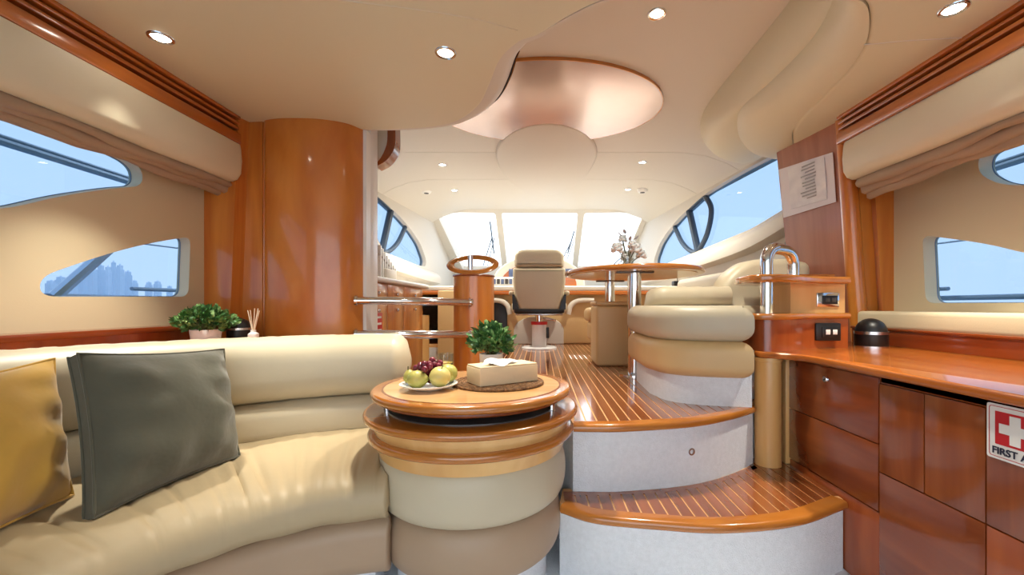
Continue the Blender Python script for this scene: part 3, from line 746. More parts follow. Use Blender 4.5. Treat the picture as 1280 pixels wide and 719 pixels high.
Mb = Matrix(((dirx.x, diry.x, 0, q0.x), (dirx.y, diry.y, 0, q0.y), (0, 0, 1, zb), (0, 0, 0, 1)))
def tbx(name, m, b): bmesh.ops.transform(b.bm, matrix=Mb, verts=b.bm.verts[:]); return b.ob(name, m, tb)
tbx('case', 'tissue_box', B().box(0, .235, 0, .115, 0, .060, .003)); tbx('lid', 'tissue_box', B().box(.002, .233, .002, .113, .0595, .066, .002)); tbx('slot', 'dark', B().box(.06, .175, .05, .066, .0655, .0668))
b = B(); rings = []
for i in range(13):
    u = i/12; rings.append([(.062+.11*u, .052+.02*math.sin(u*7), .0665), (.055+.12*u, .046+.014*math.sin(u*9), .074+.012*math.sin(u*PI)), (.035+.13*u, .03+.01*math.sin(u*8+1), .078+.014*math.sin(u*5+.6)), (.02+.13*u, .012+.012*math.cos(u*6), .070+.006*math.sin(u*9))])
b.loft(rings, closed=False); tbx('tissue', 'tissue', b)
# ---- leafy pot plants
def plant(label, x, y, z, pr, ph, fw, fh, nl, seed, potm='white', leafl=.024, mats=('leaf', 'leaf_pale')):
    e = thing('potted_plant', label, 'plant', (x, y, z)); rnd = random.Random(seed)
    B().lathe([(.001, 0), (pr*.86, 0), (pr*.9, .003), (pr, ph-.004), (pr, ph), (pr-.005, ph), (pr-.007, ph-.012), (.001, ph-.012)], (x, y, z), 32).ob('pot', potm, e, sharp=50)
    B().lathe([(.001, ph-.014), (pr-.006, ph-.012), (pr-.006, ph-.008), (.001, ph-.005)], (x, y, z), 20).ob('soil', 'soil', e)
    bs = [B(), B()]; st = B()
    for i in range(nl):
        a = rnd.uniform(0, 2*PI); u = rnd.uniform(-.25, 1); rr = math.sqrt(max(0, 1-u*u))*rnd.uniform(.55, 1.16) if u > 0 else rnd.uniform(.55, .95)
        c = Vector((x+fw*rr*math.cos(a), y+fw*rr*math.sin(a), z+ph+fh*.28+fh*.7*u*rnd.uniform(.6, 1.12)))
        d = (Vector((math.cos(a)*rr, math.sin(a)*rr, .25+u*.8))+Vector([rnd.uniform(-.7, .7) for _ in range(3)])).normalized()
        sde = d.cross(Vector((rnd.uniform(-1, 1), rnd.uniform(-1, 1), rnd.uniform(-.2, 1)))).normalized(); nn = d.cross(sde)
        l = leafl*rnd.uniform(.7, 1.2); w = l*.3
        k = 0 if rnd.random() < .74 else 1; b = bs[k].bm
        P = [c, c+d*l*.3+sde*w, c+d*l*.7+sde*w*.8-nn*l*.05, c+d*l-nn*l*.15, c+d*l*.7-sde*w*.8-nn*l*.05, c+d*l*.3-sde*w]
        mid = b.verts.new(c+d*l*.5+nn*l*.06); vs = [b.verts.new(p) for p in P]
        for q in range(6): b.faces.new((mid, vs[q], vs[(q+1) % 6]))
        if i % 14 == 0: st.tube([(x+rnd.uniform(-.4, .4)*pr, y+rnd.uniform(-.4, .4)*pr, z+ph-.01), (Vector((x, y, z+ph))*.5+c*.5), c], .0014, 4)
    o = bs[0].ob('foliage', mats[0], e, smooth=False); o['kind'] = 'stuff'
    o = bs[1].ob('foliage', mats[1], e, smooth=False); o['kind'] = 'stuff'
    st.ob('stems', 'stem', e)['kind'] = 'stuff'
    return e
px_, py_ = pY(614, 0, 1.79)[0], 1.79
plant('leafy green plant in a white pot behind the tissue box', px_, py_, TT, .05, .084, .078, .118, 620, 4, leafl=.03)
plant('low bushy green plant in a white pot on the corner shelf', -1.615, 2.05, -.178, .064, .062, .105, .10, 760, 8, leafl=.03)
# ---- speakers and diffuser
def speaker(label, x, y, z, s=1.):
    e = thing('dome_speaker', label, 'speaker', (x, y, z))
    B().lathe([(.001, 0), (.066*s, 0), (.068*s, .006*s), (.068*s, .062*s), (.001, .062*s)], (x, y, z), 32).ob('body', 'black', e)
    B().lathe([(.001, .062*s), (.0695*s, .062*s), (.0695*s, .076*s), (.001, .076*s)], (x, y, z), 32).ob('band', 'steel', e)
    B().lathe([(.064*s*math.cos(a), .076*s+.062*s*math.sin(a)) for a in [PI/2*i/10 for i in range(10)]]+[(.001, .138*s)], (x, y, z), 32).ob('dome', 'black', e, sharp=80)
    B().lathe([(.001, 0), (.0685*s, 0), (.0685*s, .007*s), (.001, .007*s)], (x, y, z), 32).ob('foot_ring', 'steel', e)
speaker('small black dome speaker on the corner shelf behind the plant', -1.575, 2.22, -.178, .82)
speaker('black dome speaker with silver band on the sideboard', 1.60, 2.05, -.2, 1.)
rd = thing('reed_diffuser', 'small reed diffuser with pale sticks beside the speaker on the corner shelf', 'diffuser', (-1.44, 2.13, -.178))
B().lathe([(.001, 0), (.022, 0), (.024, .01), (.024, .035), (.012, .045), (.012, .055), (.001, .055)], (-1.44, 2.13, -.178), 20).ob('bottle', 'white', rd)
for k, (a, b_) in enumerate(((-.035, .01), (.01, .02), (.03, 0), (.02, -.02), (-.005, -.015))):
    B().tube([(-1.44, 2.13, -.15), (-1.44+a, 2.13+b_, -.025+.01*(k % 2))], .0022, 6).ob('reed', 'reed', rd)
# ================================================================== SIDEBOARD AND SHELF UNIT TO STARBOARD
CT = -.20
sbd = thing('sideboard', 'long mahogany sideboard with a curved cherry worktop', 'sideboard', (1.5, 1.0, FLOOR))
top = roundpoly([(1.06, -1.7), (1.76, -1.7), (1.76, 2.36), (1.5, 2.36), (1.10, 2.0), (.965, 1.93), (.945, 1.85), (1.0, 1.80), (1.07, 1.72)], [0, 0, 0, 0, .05, .08, .06, .05, .1])
B().prism(top, CT-.028, CT, rb=.012, rt=.008).ob('worktop', 'cherry_y', sbd)
B().box(1.13, 1.76, -1.7, 1.93, FLOOR, CT-.028).ob('carcass', 'kick', sbd)
B().box(1.106, 1.14, -1.7, 1.90, CT-.052, CT-.028).ob('top_rail', 'mahogany_y', sbd)
def yat(px): return F*1.10/(px-CX)
def panel(name, xa, xb, z0, z1, m, dx=0.):
    y1, y0 = yat(xa), (yat(xb) if xb else -1.6)
    return B().box(1.10-dx, 1.135, y0+.0015, y1-.0015, z0+.0015, z1-.0015, .002).ob(name, m, sbd)
d1 = panel('flap_door', 984, 1098, -.452, -.235, 'red_wood'); panel('lower_panel', 984, 1098, -.672, -.452, 'mahogany_y')
panel('kick_panel', 984, 1098, FLOOR, -.675, 'mahogany_orange', -.004)
panel('door', 1098.5, 1155, -.54, -.252, 'mahogany_v'); panel('door', 1155, 1232, -.54, -.252, 'mahogany_v'); panel('door', 1232, 1330, -.54, -.252, 'mahogany_v')
panel('lower_panel', 1098.5, 1232, -.95, -.54, 'mahogany_y'); panel('lower_panel', 1232, 1330, -.95, -.54, 'mahogany_orange')
panel('door', 1330, None, -.95, -.252, 'mahogany_v'); panel('upper_rail', 1098.5, None, -.252, -.228, 'mahogany_y', -.006)
B().box(1.085, 1.14, 1.872, 1.915, TREAD, CT-.028, .004).ob('stile', 'light_wood', sbd)
ly, lz = pX(1033, 474, 1.10)
b = B(); b.lathe([(.004, .006), (.0045, .009), (.011, .009), (.013, .006), (.0135, 0)], n=20)
bmesh.ops.transform(b.bm, matrix=Matrix.Translation((1.10, ly, lz)) @ Matrix.Rotation(-PI/2, 4, 'Y'), verts=b.bm.verts[:]); b.ob('lock', 'chrome', d1)
b = B(); b.lathe([(.0005, .007), (.0045, .007), (.0045, 0)], n=12)
bmesh.ops.transform(b.bm, matrix=Matrix.Translation((1.10, ly, lz)) @ Matrix.Rotation(-PI/2, 4, 'Y'), verts=b.bm.verts[:]); b.ob('keyhole', 'black', d1)
bs_ = thing('window_ledge', 'cream padded ledge with red wooden back strip above the sideboard', 'ledge', (1.85, .5, CT))
B().box(1.735, 1.76, -1.7, 2.36, CT, -.122, .003).ob('back_strip', 'red_wood', bs_)
B().box(1.725, 1.775, -1.7, 2.36, -.125, -.112, .004).ob('cap', 'mahogany_y', bs_)
B().box(1.76, 1.98, -1.7, 2.362, -.122, -.03, .02, 4).ob('padding', 'vinyl_wall', bs_)
# first aid sign
sg_ = thing('first_aid_sign', 'white first aid sign with a red square and white cross on the sideboard front', 'sign', (1.09, .98, -.29))
sx = 1.098; y1s = 1.041; y0s = .915; zt, zbm = -.236, -.368
def sgn_poly(name, pts, m, out):
    b = B(); b.prism(pts, 0, .0006, mapf=lambda u, v, w: (sx-out-w, y1s-u, v)); return b.ob(name, m, sg_, smooth=False)
wS = y1s-y0s
B().prism(roundpoly([(0, zbm), (wS, zbm), (wS, zt), (0, zt)], .006, 4), 0, .002, mapf=lambda u, v, w: (sx-w+.001, y1s-u, v)).ob('plate', 'white', sg_, smooth=False)
o_ = roundpoly([(.0055, zbm+.0055), (wS-.0055, zbm+.0055), (wS-.0055, zt-.0055), (.0055, zt-.0055)], .007, 4); i_ = roundpoly([(.0068, zbm+.0068), (wS-.0068, zbm+.0068), (wS-.0068, zt-.0068), (.0068, zt-.0068)], .006, 4)
B().holed(o_, [i_], lambda u, v: (sx-.0012, y1s-u, v), lambda u, v: (sx-.0016, y1s-u, v)).ob('border', 'red', sg_, smooth=False)
q0, q1, r0, r1 = .0195, .1065, zt-.096, zt-.017
sgn_poly('red_square', [(q0, r0), (q1, r0), (q1, r1), (q0, r1)], 'red', .0012)
cu, cv, ha, hw = wS/2, (r0+r1)/2, .034, .0115
sgn_poly('cross', [(cu-hw, cv-ha), (cu+hw, cv-ha), (cu+hw, cv-hw), (cu+ha, cv-hw), (cu+ha, cv+hw), (cu+hw, cv+hw), (cu+hw, cv+ha), (cu-hw, cv+ha), (cu-hw, cv+hw), (cu-ha, cv+hw), (cu-ha, cv-hw), (cu-hw, cv-hw)], 'white', .002)
def text(name, body, size, M, m, parent, bold=.0):
    cu_ = bpy.data.curves.new(name, 'FONT'); cu_.body = body; cu_.size = size; cu_.align_x = 'CENTER'; cu_.align_y = 'CENTER'; cu_.extrude = .0004; cu_.offset = bold
    tmp = bpy.data.objects.new(name, cu_); COL.objects.link(tmp)
    dg = bpy.context.evaluated_depsgraph_get(); me = bpy.data.meshes.new_from_object(tmp.evaluated_get(dg)); bpy.data.objects.remove(tmp)
    me.transform(M); me.materials.clear(); me.materials.append(MATS[m]); return link(name, me, parent)
Mt = Matrix(((0, 0, -1, sx-.0022), (-1, 0, 0, y1s-wS/2), (0, 1, 0, zbm+.020), (0, 0, 0, 1)))
text('lettering', 'FIRST AID', .0232, Mt, 'sign_text', sg_, .0005)
# shelf unit
su = thing('shelf_unit', 'rounded cherry wood shelf unit on a pale post beside the steps', 'shelf unit', (1.1, 1.95, TREAD))
B().lathe([(.001, TREAD), (.054, TREAD), (.054, -.245), (.058, -.243), (.058, -.228), (.001, -.228)], (1.007, 1.874, 0), 32).ob('post', 'light_wood', su)
def shelf(name, z, th, ex=0.):
    pl = roundpoly([(1.46, 2.34), (1.0, 2.2), (.93-ex, 2.0), (.915-ex, 1.84-ex), (1.0, 1.80-ex), (1.12, 1.84-ex), (1.26, 1.95), (1.46, 1.99)], [0, .1, .08, .07, .07, .08, .08, 0])
    return B().prism(pl, z-th, z, rb=.012, rt=.010).ob(name, 'cherry_rim', su)
shelf('shelf', .135, .034); shelf('shelf', -.035, .028)
drum = roundpoly([(1.46, 2.34), (1.0, 2.2), (.965, 2.0), (.95, 1.87), (1.0, 1.83), (1.10, 1.865), (1.24, 1.97), (1.46, 2.01)], [0, .1, .08, .06, .06, .08, .08, 0])
B().prism(drum, CT, -.063).ob('drum', 'mahogany_orange', su)
B().prism([(1.20, 2.03), (1.46, 2.03), (1.46, 2.285), (1.20, 2.285)], -.035, .105).ob('back_panel', 'light_wood', su)
B().box(1.10, 1.46, 2.10, 2.36, .135, .155).ob('upper_ledge', 'cherry_rim', su)
def arc(p0, c, p1, n=8): return [Vector(p0)*(1-t)**2+Vector(c)*2*t*(1-t)+Vector(p1)*t*t for t in [i/n for i in range(n+1)]]
rail = [(1.0, 1.872, -.04), (1.0, 1.872, .19)]+arc((1.0, 1.872, .19), (1.0, 1.872, .255), (1.06, 1.90, .255))[1:]+arc((1.10, 1.93, .255), (1.18, 1.98, .255), (1.185, 1.985, .19))+[(1.185, 1.985, .13)]
tag(B().tube(rail, .026, 16).ob('grab_rail', 'chrome', sharp=80), 'thick bent chrome grab rail through the shelf unit', 'handrail')
def socket(label, px0, px1, py0, py1, Y, frame, dbl):
    (xa, za), (xb, zb_) = pY(px0, py1, Y), pY(px1, py0, Y)
    e = thing('wall_socket', label, 'socket', (xa, Y, za))
    B().box(xa, xb, Y-.008, Y+.02, za, zb_, .004).ob('frame', frame, e)
    w = (xb-xa); h = zb_-za
    B().box(xa+w*.22, xb-w*.1, Y-.012, Y-.006, za+h*.2, zb_-h*.2, .002).ob('insert', 'black', e)
    for k in range(2): B().box(xa+w*(.36+.28*k), xa+w*(.54+.28*k), Y-.0135, Y-.011, za+h*.36, za+h*.64, .001).ob('module', 'dark_grey' if not dbl else 'white', e)
socket('chrome framed socket in the pale panel between the two shelves', 1020, 1048, 366, 384, 2.03, 'chrome', False)
socket('black framed socket just above the sideboard top', 1019, 1050, 404, 426, 1.972, 'black', True)
# ================================================================== DINETTE SOFA
ds = thing('dinette_sofa', 'rounded cream leather dinette seat on a white base above the steps', 'sofa', (1.0, 2.3, DECK))
base = spline([pz(812.5, 492, DECK), pz(835, 501, DECK), pz(877, 506.5, DECK), pz(940, 509.5, DECK)], 6)
base = [tuple(p) for p in base]
def grow(d):
    c = Vector((1.05, 2.3)); out = []
    for p in base: v = Vector(p); out.append(tuple(v+(v-c).normalized()*d))
    return out
foot = lambda d: grow(d)+[(.93, 2.0), (.985, 2.25), (1.45, 2.38), (1.58, 2.42), (1.58, 4.3), (1.15, 4.3), (1.15, 3.0), (1.05, 2.64), (.62, 2.60), (.565-d, 2.48)]
B().prism(foot(0), DECK, -.29).ob('base', 'carpet', ds)
def puff(name, d, z0, z1, r, m): return B().prism(foot(d), z0, z1, rb=r, rt=r, seg=6).ob(name, m, ds, sharp=80)
puff('lower_pad', .05, -.315, -.155, .05, 'leather_tan'); puff('seat', .055, -.158, 0.0, .06, 'leather_cream')
rings = []
for i in range(17):
    u = i/16; e_ = math.sqrt(max(.02, 1-(max(0, .18-u)/.18)**2)); cy = 2.43; cx = .60+.45*u
    rings.append([(cx, cy+(a-.0)*e_, -.01+(zz+.01)*e_+.002*math.sin(i*2.1)) for a, zz in rrect(-.12, .12, -.01, .105, .055, 6)])
B().loft(rings).ob('arm_bolster', 'leather_cream', ds, sharp=80)
pr = spline([(0, .0), (.015, .07), (.06, .15), (.13, .21), (.22, .245), (.42, .25)], 5); rings = []
for yy, s in ((2.39, .86), (2.40, .95), (2.43, 1.), (2.55, 1.), (2.58, .95), (2.59, .86)):
    r = [(1.005+.035*(1-s)*6+p.x*(.9+.1*s), yy, -.005+p.y*s*1.09) for p in pr]; rings.append(r+[(r[-1][0], yy, -.005)])
B().loft(rings).ob('back_cushion', 'leather_cream', ds, sharp=70)
B().box(1.38, 1.58, 2.45, 4.3, -.02, .26, .05, 4).ob('side_cushion', 'leather_cream', ds)
# ================================================================== DINETTE TABLE, STOOLS, VASE
ZT = .218
dt = thing('dinette_table', 'oval cherry wood dinette table on two chrome legs', 'table', (.66, 3.1, DECK))
oval_pts = lambda rx, ry: [(.668+rx*math.cos(2*PI*i/72), 3.12+ry*math.sin(2*PI*i/72)) for i in range(72)]
B().prism(oval_pts(.485, .66), ZT, ZT+.03, rb=.012, rt=.012).ob('tabletop', 'cherry_rim', dt)
B().prism(oval_pts(.44, .61), ZT-.004, ZT+.002).ob('underside', 'table_wood', dt)
for nm, (x, y), r in (('front', (.603, 2.71), .043), ('rear', (.61, 3.70), .043)):
    l = B().lathe([(.001, DECK), (r, DECK), (r, ZT-.01), (.001, ZT-.01)], (x, y, 0), 28).ob('leg', 'chrome', dt)
    B().lathe([(.001, DECK), (.105, DECK), (.105, DECK+.008), (.06, DECK+.016), (.001, DECK+.016)], (x, y, 0), 32).ob('floor_flange', 'chrome', l)
    B().box(x-.12, x+.12, y-.03, y+.03, ZT-.012, ZT-.002, .003).ob('bracket', 'dark_grey', dt)
st = thing('upholstered_stool', 'square tan upholstered stool under the dinette table', 'stool', (.53, 3.2, DECK))
B().box(.405, .655, 3.06, 3.40, DECK, .0, .025, 4).ob('body', 'leather_tan', st); B().box(.40, .66, 3.055, 3.405, .0, .03, .014, 3).ob('cushion', 'leather_tan', st)
s2 = thing('low_stool', 'small rounded tan seat behind the square stool', 'stool', (.45, 4.0, DECK))
B().box(.43, .80, 3.82, 4.2, -.155, -.02, .05, 4).ob('seat_pad', 'leather_tan', s2); B().box(.46, .80, 3.84, 4.18, -.33, -.15, .04, 4).ob('under_pad', 'leather_tan', s2); B().box(.51, .80, 3.87, 4.15, DECK, -.30).ob('base', 'leather_tan', s2)
vx, vy = pY(784, 0, 3.1)[0], 3.1; vz = ZT+.03
vs = thing('flower_vase', 'clear glass vase of pale flowers on the dinette table', 'vase', (vx, vy, vz))
B().lathe([(.001, 0), (.04, 0), (.052, .10), (.0505, .10), (.0385, .006), (.001, .006)], (vx, vy, vz), 28).ob('vase', 'glass_clear', vs)
random.seed(5)
heads = [(-.075, 0, .17, .042), (.055, -.02, .16, .045), (.105, .02, .125, .035), (.0, .03, .115, .04), (.03, -.04, .19, .034), (-.03, .01, .24, .03)]
for hx, hy, hz, hr in heads:
    hr *= 1.25
    B().tube([(vx+hx*.1, vy+hy*.1, vz+.01), (vx+hx*.4, vy+hy*.4, vz+hz*.6), (vx+hx, vy+hy, vz+hz)], .0035, 6).ob('stem', 'stem', vs)
    b = B()
    for k in range(14):
        a = k*2.4; t = k/13; b.ball((vx+hx+hr*.62*math.cos(a)*math.sqrt(1-t*.8), vy+hy+hr*.62*math.sin(a)*math.sqrt(1-t*.8), vz+hz+hr*(t-.4)), hr*.4, 8, (1, 1, .6))
    b.ob('flower', 'flower', vs, sharp=80)
for k in range(11):
    a = k*2.39; h = .17+.11*((k*37) % 10)/10; r = .03+.05*((k*53) % 10)/10
    c = Vector((vx+r*math.cos(a), vy+r*math.sin(a), vz+h)); d = Vector((math.cos(a)*.6, math.sin(a)*.6, .5)).normalized(); s_ = d.cross(Vector((0, 0, 1))).normalized()
    B().tube([(vx, vy, vz+.05), c], .0018, 5).ob('twig', 'stem', vs)
    b = B(); P = [c, c+d*.015+s_*.013, c+d*.035+s_*.010, c+d*.05, c+d*.035-s_*.010, c+d*.015-s_*.013]; b.hexa(P, [p+Vector((0, 0, .0015)) for p in P]); b.ob('leaf', 'print', vs, smooth=False)
# ================================================================== HELM
hx = (674-CX)/F*4.3
hcx = thing('helm_chair', 'cream leather helm chair seen from behind on a single pedestal', 'chair', (hx, 4.34, DECK))
def rp(pts, rad): return roundpoly(pts, rad, 6)
def slab(name, pts, y0, y1, m, r=.03): return B().prism(pts, y0, y1, rb=r, rt=r, seg=4, mapf=lambda u, v, w: (hx+u, w, v)).ob(name, m, hcx, sharp=80)
slab('headrest', rp([(-.25, .385), (.25, .385), (.25, .565), (-.25, .565)], [.03, .03, .12, .12]), 4.24, 4.37, 'leather_cream', .035)
slab('backrest', rp([(-.20, -.06), (.20, -.06), (.265, .20), (.265, .38), (-.265, .38), (-.265, .20)], [.06, .06, .1, .03, .03, .1]), 4.235, 4.38, 'leather_cream', .035)
B().box(hx-.28, hx+.28, 4.26, 4.78, -.08, .04, .04, 4).ob('seat', 'leather_cream', hcx)
B().box(hx-.25, hx+.25, 4.225, 4.30, -.075, -.035, .01).ob('back_bracket', 'black', hcx)
for sg in (-1, 1):
    B().hexa([(hx+sg*.2, 4.235, -.04), (hx+sg*.265, 4.235, -.04), (hx+sg*.265, 4.32, -.04), (hx+sg*.2, 4.32, -.04)], [(hx+sg*.25, 4.235, .11), (hx+sg*.27, 4.235, .11), (hx+sg*.27, 4.32, .11), (hx+sg*.25, 4.32, .11)]).ob('side_bracket', 'black', hcx)
    B().box(*sorted((hx+sg*.255, hx+sg*.31)), 4.30, 4.70, .10, .15, .02, 3).ob('armrest', 'leather_cream', hcx)
B().box(hx-.24, hx+.24, 4.24, 4.70, -.10, -.08, .008).ob('seat_plate', 'steel', hcx)
B().lathe([(.001, -.17), (.04, -.17), (.04, -.09), (.001, -.09)], (hx, 4.36, 0), 20).ob('swivel', 'chrome', hcx)
B().lathe([(.001, -.195), (.085, -.195), (.085, -.165), (.001, -.165)], (hx, 4.36, 0), 24).ob('collar', 'red', hcx)
B().lathe([(.001, DECK), (.075, DECK), (.072, -.19), (.001, -.19)], (hx, 4.36, 0), 24).ob('pedestal', 'white', hcx)
B().lathe([(.001, DECK), (.18, DECK), (.18, DECK+.012), (.16, DECK+.02), (.001, DECK+.02)], (hx, 4.36, 0), 36).ob('base_plate', 'white_gloss', hcx)
B().tube([(hx+.02, 4.30, -.135), (hx+.17, 4.29, -.15)], .008, 8).ob('lever', 'chrome', hcx)
B().box(hx+.07, hx+.10, 4.27, 4.30, -.33, -.22, .006).ob('cable_box', 'black', hcx)
# console
hcn = thing('helm_console', 'tan and cream helm console with wooden instrument hood below the windscreen', 'console', (0, 5.2, DECK))
B().box(-1.0, 1.74, 4.86, 5.0, DECK, .16, .02).ob('front', 'leather_tan', hcn)
B().prism(roundpoly([(-1.7, .16), (1.72, .16), (1.72, .22), (-1.7, .22)], .02), 4.78, 7.4, rb=.02, rt=.02, mapf=lambda u, v, w: (u, w, v)).ob('dash_top', 'vinyl_white', hcn)
B().box(-1.6, 1.7, 4.76, 4.82, .12, .165, .012).ob('edge_board', 'cherry_x', hcn)
# footwell arch
arch = [(-.30, DECK), (.27, DECK)]+[(-.015+.285*math.cos(a), -.28+.16*math.sin(a)) for a in [PI*i/14 for i in range(15)]]
B().prism(arch, 4.835, 4.87, rb=.01, mapf=lambda u, v, w: (u, w, v)).ob('footwell_panel', 'vinyl_white', hcn)
# cream brackets curving down each side of the chair
for sg in (-1, 1):
    pts = [Vector((sg*.62-.01, 4.80, .06)), Vector((sg*.45-.01, 4.80, .055)), Vector((sg*.36-.01, 4.80, .0)), Vector((sg*.33-.01, 4.80, -.10))]
    B().tube(spline(pts, 6), .03, 10).ob('cream_moulding', 'vinyl_white', hcn)
hood = [(-.62, .22)]+[(.6*math.cos(a)-.02, .22+.42*math.sin(a)**.8) for a in [PI-PI*i/20 for i in range(1, 20)]]+[(.58, .22)]
B().prism(hood, 5.45, 5.75, rt=.03, rb=.02, mapf=lambda u, v, w: (u, w, v)).ob('hood', 'vinyl_white', hcn)
hoodi = [(-.02+(u+.02)*.82, .22+(v-.22)*.78) for u, v in hood]
fc = B().prism(hoodi, 5.435, 5.46, mapf=lambda u, v, w: (u, w, v)).ob('fascia', 'cherry_x', hcn)
for x0, x1 in ((-.40, -.20), (.30, .42)): B().box(x0, x1, 5.425, 5.44, .36, .47, .006).ob('display', 'screen', fc)
B().box(-.62, -.30, 4.95, 5.3, .22, .33, .02).ob('switch_panel', 'white', hcn)
for k in range(6): B().box(-.60+.048*k, -.565+.048*k, 4.94, 4.955, .25, .31, .004).ob('switch', 'screen' if k % 2 else 'dark_grey', hcn)
dn = thing('locker_door', 'black framed opening with yellow handle in the console beside the wooden column', 'door', (-.45, 4.84, DECK))
B().box(-.56, -.375, 4.83, 4.865, -.40, .06, .008).ob('panel', 'black', dn); B().box(-.56, -.525, 4.815, 4.835, -.13, .02, .006).ob('handle', 'yellow', dn)
wr_ = thing('radio_handset', 'small black radio with thin aerial on the dashboard beside the dinette', 'radio', (1.57, 4.86, .22))
B().box(1.52, 1.63, 4.81, 4.91, .22, .28, .012).ob('body', 'black', wr_); B().tube([(1.575, 4.86, .27), (1.575, 4.85, .48)], .004, 6).ob('aerial', 'black', wr_)
# windscreen wipers outside
for k, (a, b, c) in enumerate((((612, 283), (617, 322), (601, 345)), ((718, 295), (710, 322), (703, 330)), ((806, 290), (800, 318), (757, 346)))):
    w = thing('windscreen_wiper', ('wiper outside the glass seen above the wooden column', 'wiper outside the middle pane beside the helm chair', 'wiper outside the glass behind the flower vase')[k], 'wiper', (*[(c[0]-CX)/F*7.3], 7.4, .66))
    def wp(px, py):
        q = (CY-py)/F; y = (6.2*.75/1.2+1.385)/(q+.75/1.2)+.08; return ((px-CX)/F*y, y+.06, q*y+.08)
    B().tube([wp(*a), wp(*b)], .012, 6).ob('blade', 'navy_grey', w); m_ = ((a[0]+b[0])/2, (a[1]+b[1])/2)
    B().tube([wp(*m_), wp(*c)], .010, 6).ob('arm', 'navy_grey', w); B().tube([wp(m_[0]+3, m_[1]), wp(c[0]+6, c[1])], .008, 6).ob('arm', 'navy_grey', w)
# ================================================================== COMPANIONWAY: column, rails, galley cabinet
cxx, cyy = -.456, 2.93
co = thing('wood_column', 'cherry wood column topped by a tilted oval wooden ring', 'column', (cxx, cyy, DECK))
B().lathe([(.001, DECK), (.138, DECK), (.138, .195), (.001, .195)], (cxx, cyy, 0), 48).ob('shaft', 'cherry_v', co)
B().lathe([(.001, .195), (.142, .195), (.145, .201), (.142, .208), (.001, .208)], (cxx, cyy, 0), 48).ob('cap', 'mahogany_v', co)
B().tube([(cxx-.02, cyy-.03, .2), (cxx-.02, cyy-.03, .34)], .018, 16).ob('ring_post', 'chrome', co)
ax, az = Vector((1, 0, 0)), Vector((0, .80, .60)).normalized(); nrm = ax.cross(az)
rings = []
for i in range(56):
    a = 2*PI*i/56; c_ = Vector((cxx-.008, cyy, .283)); p = c_+ax*.155*math.cos(a)+az*.10*math.sin(a); d = (ax*math.cos(a)/.142+az*math.sin(a)/.10).normalized()
    rings.append([p+d*.026*math.cos(t)+nrm*.012*math.sin(t) for t in [2*PI*j/8 for j in range(8)]])
B().loft(rings+[rings[0]], caps=False).ob('ring', 'cherry_rim', co, sharp=80)
for k, (y0, y1) in enumerate(((376, 378), (418, 418))):
    a = pY(444, y0, 2.47); b = pY(588, y1, 2.80)
    pts = spline([(a[0], 2.47, a[1]), (a[0]*.8+b[0]*.2, 2.50, a[1]), (a[0]*.4+b[0]*.6, 2.60, (a[1]+b[1])/2), (b[0], 2.80, b[1])], 6)
    r = thing('handrail', ('upper' if k == 0 else 'lower')+' chrome handrail between the convex cabinet and the wooden column', 'handrail', tuple(pts[0]), 'companionway rails')
    B().tube(pts, .024, 14).ob('tube', 'chrome', r, sharp=80)
    for p, q in ((pts[0], pts[1]), (pts[-1], pts[-2])):
        d = (Vector(q)-Vector(p)).normalized(); B().tube([Vector(p), Vector(p)+d*.012], .034, 16).ob('flange', 'chrome', r)
gc = thing('galley_cabinet', 'cherry wood galley cabinet with pale worktop behind the handrails', 'cabinet', (-1.4, 3.5, -1.7))
B().box(-1.85, -1.15, 2.72, 4.1, -1.7, .165).ob('carcass', 'cherry_v', gc)
B().prism(roundpoly([(-1.88, 2.72), (-1.10, 2.72), (-1.08, 4.2), (-1.2, 4.42), (-1.8, 4.42)], [0, .02, .2, .1, 0]), .165, .20, rb=.012, rt=.012).ob('worktop', 'white', gc)
ys = [2.74, 3.14, 3.52, 4.08]
for a, b_ in zip(ys[:-1], ys[1:]):
    for z0, z1, nm in ((.02, .155, 'drawer'), (-.62, .015, 'door'), (-1.6, -.625, 'lower_door')):
        d = B().box(-1.15, -1.128, a+.004, b_-.004, z0, z1, .003).ob(nm, 'cherry_v', gc)
        if nm != 'lower_door':
            zz = (z0+z1)/2 if nm == 'drawer' else z1-.05
            b = B(); b.ball((-1.118, (a+b_)/2, zz), .013, 10); b.ob('knob', 'chrome', d)
B().box(-1.85, -1.15, 4.1, 4.40, -1.7, -.10).ob('niche_base', 'light_wood', gc); B().box(-1.85, -1.78, 4.1, 4.40, -.10, .165).ob('niche_back', 'dark', gc); B().box(-1.85, -1.12, 4.1, 4.40, .02, .04).ob('niche_shelf', 'cherry_v', gc)
tg = thing('red_tag', 'red hanging tag with white lettering on the galley cabinet', 'tag', (-1.12, 3.04, -.06))
B().box(-1.127, -1.122, 2.885, 3.02, -.20, -.052, .002).ob('card', 'red', tg)
for k in range(3): B().box(-1.1215, -1.1195, 2.91, 2.995, -.090-.045*k, -.075-.045*k).ob('print', 'white', tg)
B().tube([(-1.118, 2.94, -.035), (-1.1245, 2.948, -.056)], .002, 6).ob('string', 'white', tg)
tag(B().box(-1.1, -.66, 4.55, 4.74, -1.7, .16, .015).ob('partition_panel', 'leather_tan', None), 'tan padded partition between the galley cabinet and the wooden column', 'partition')
dr = thing('plate_rack', 'white slatted rack leaning at the port window above the galley', 'rack', (-1.3, 3.5, .2))
B().box(-1.42, -1.22, 3.38, 3.62, .20, .30, .02).ob('holder', 'vinyl_white', dr)
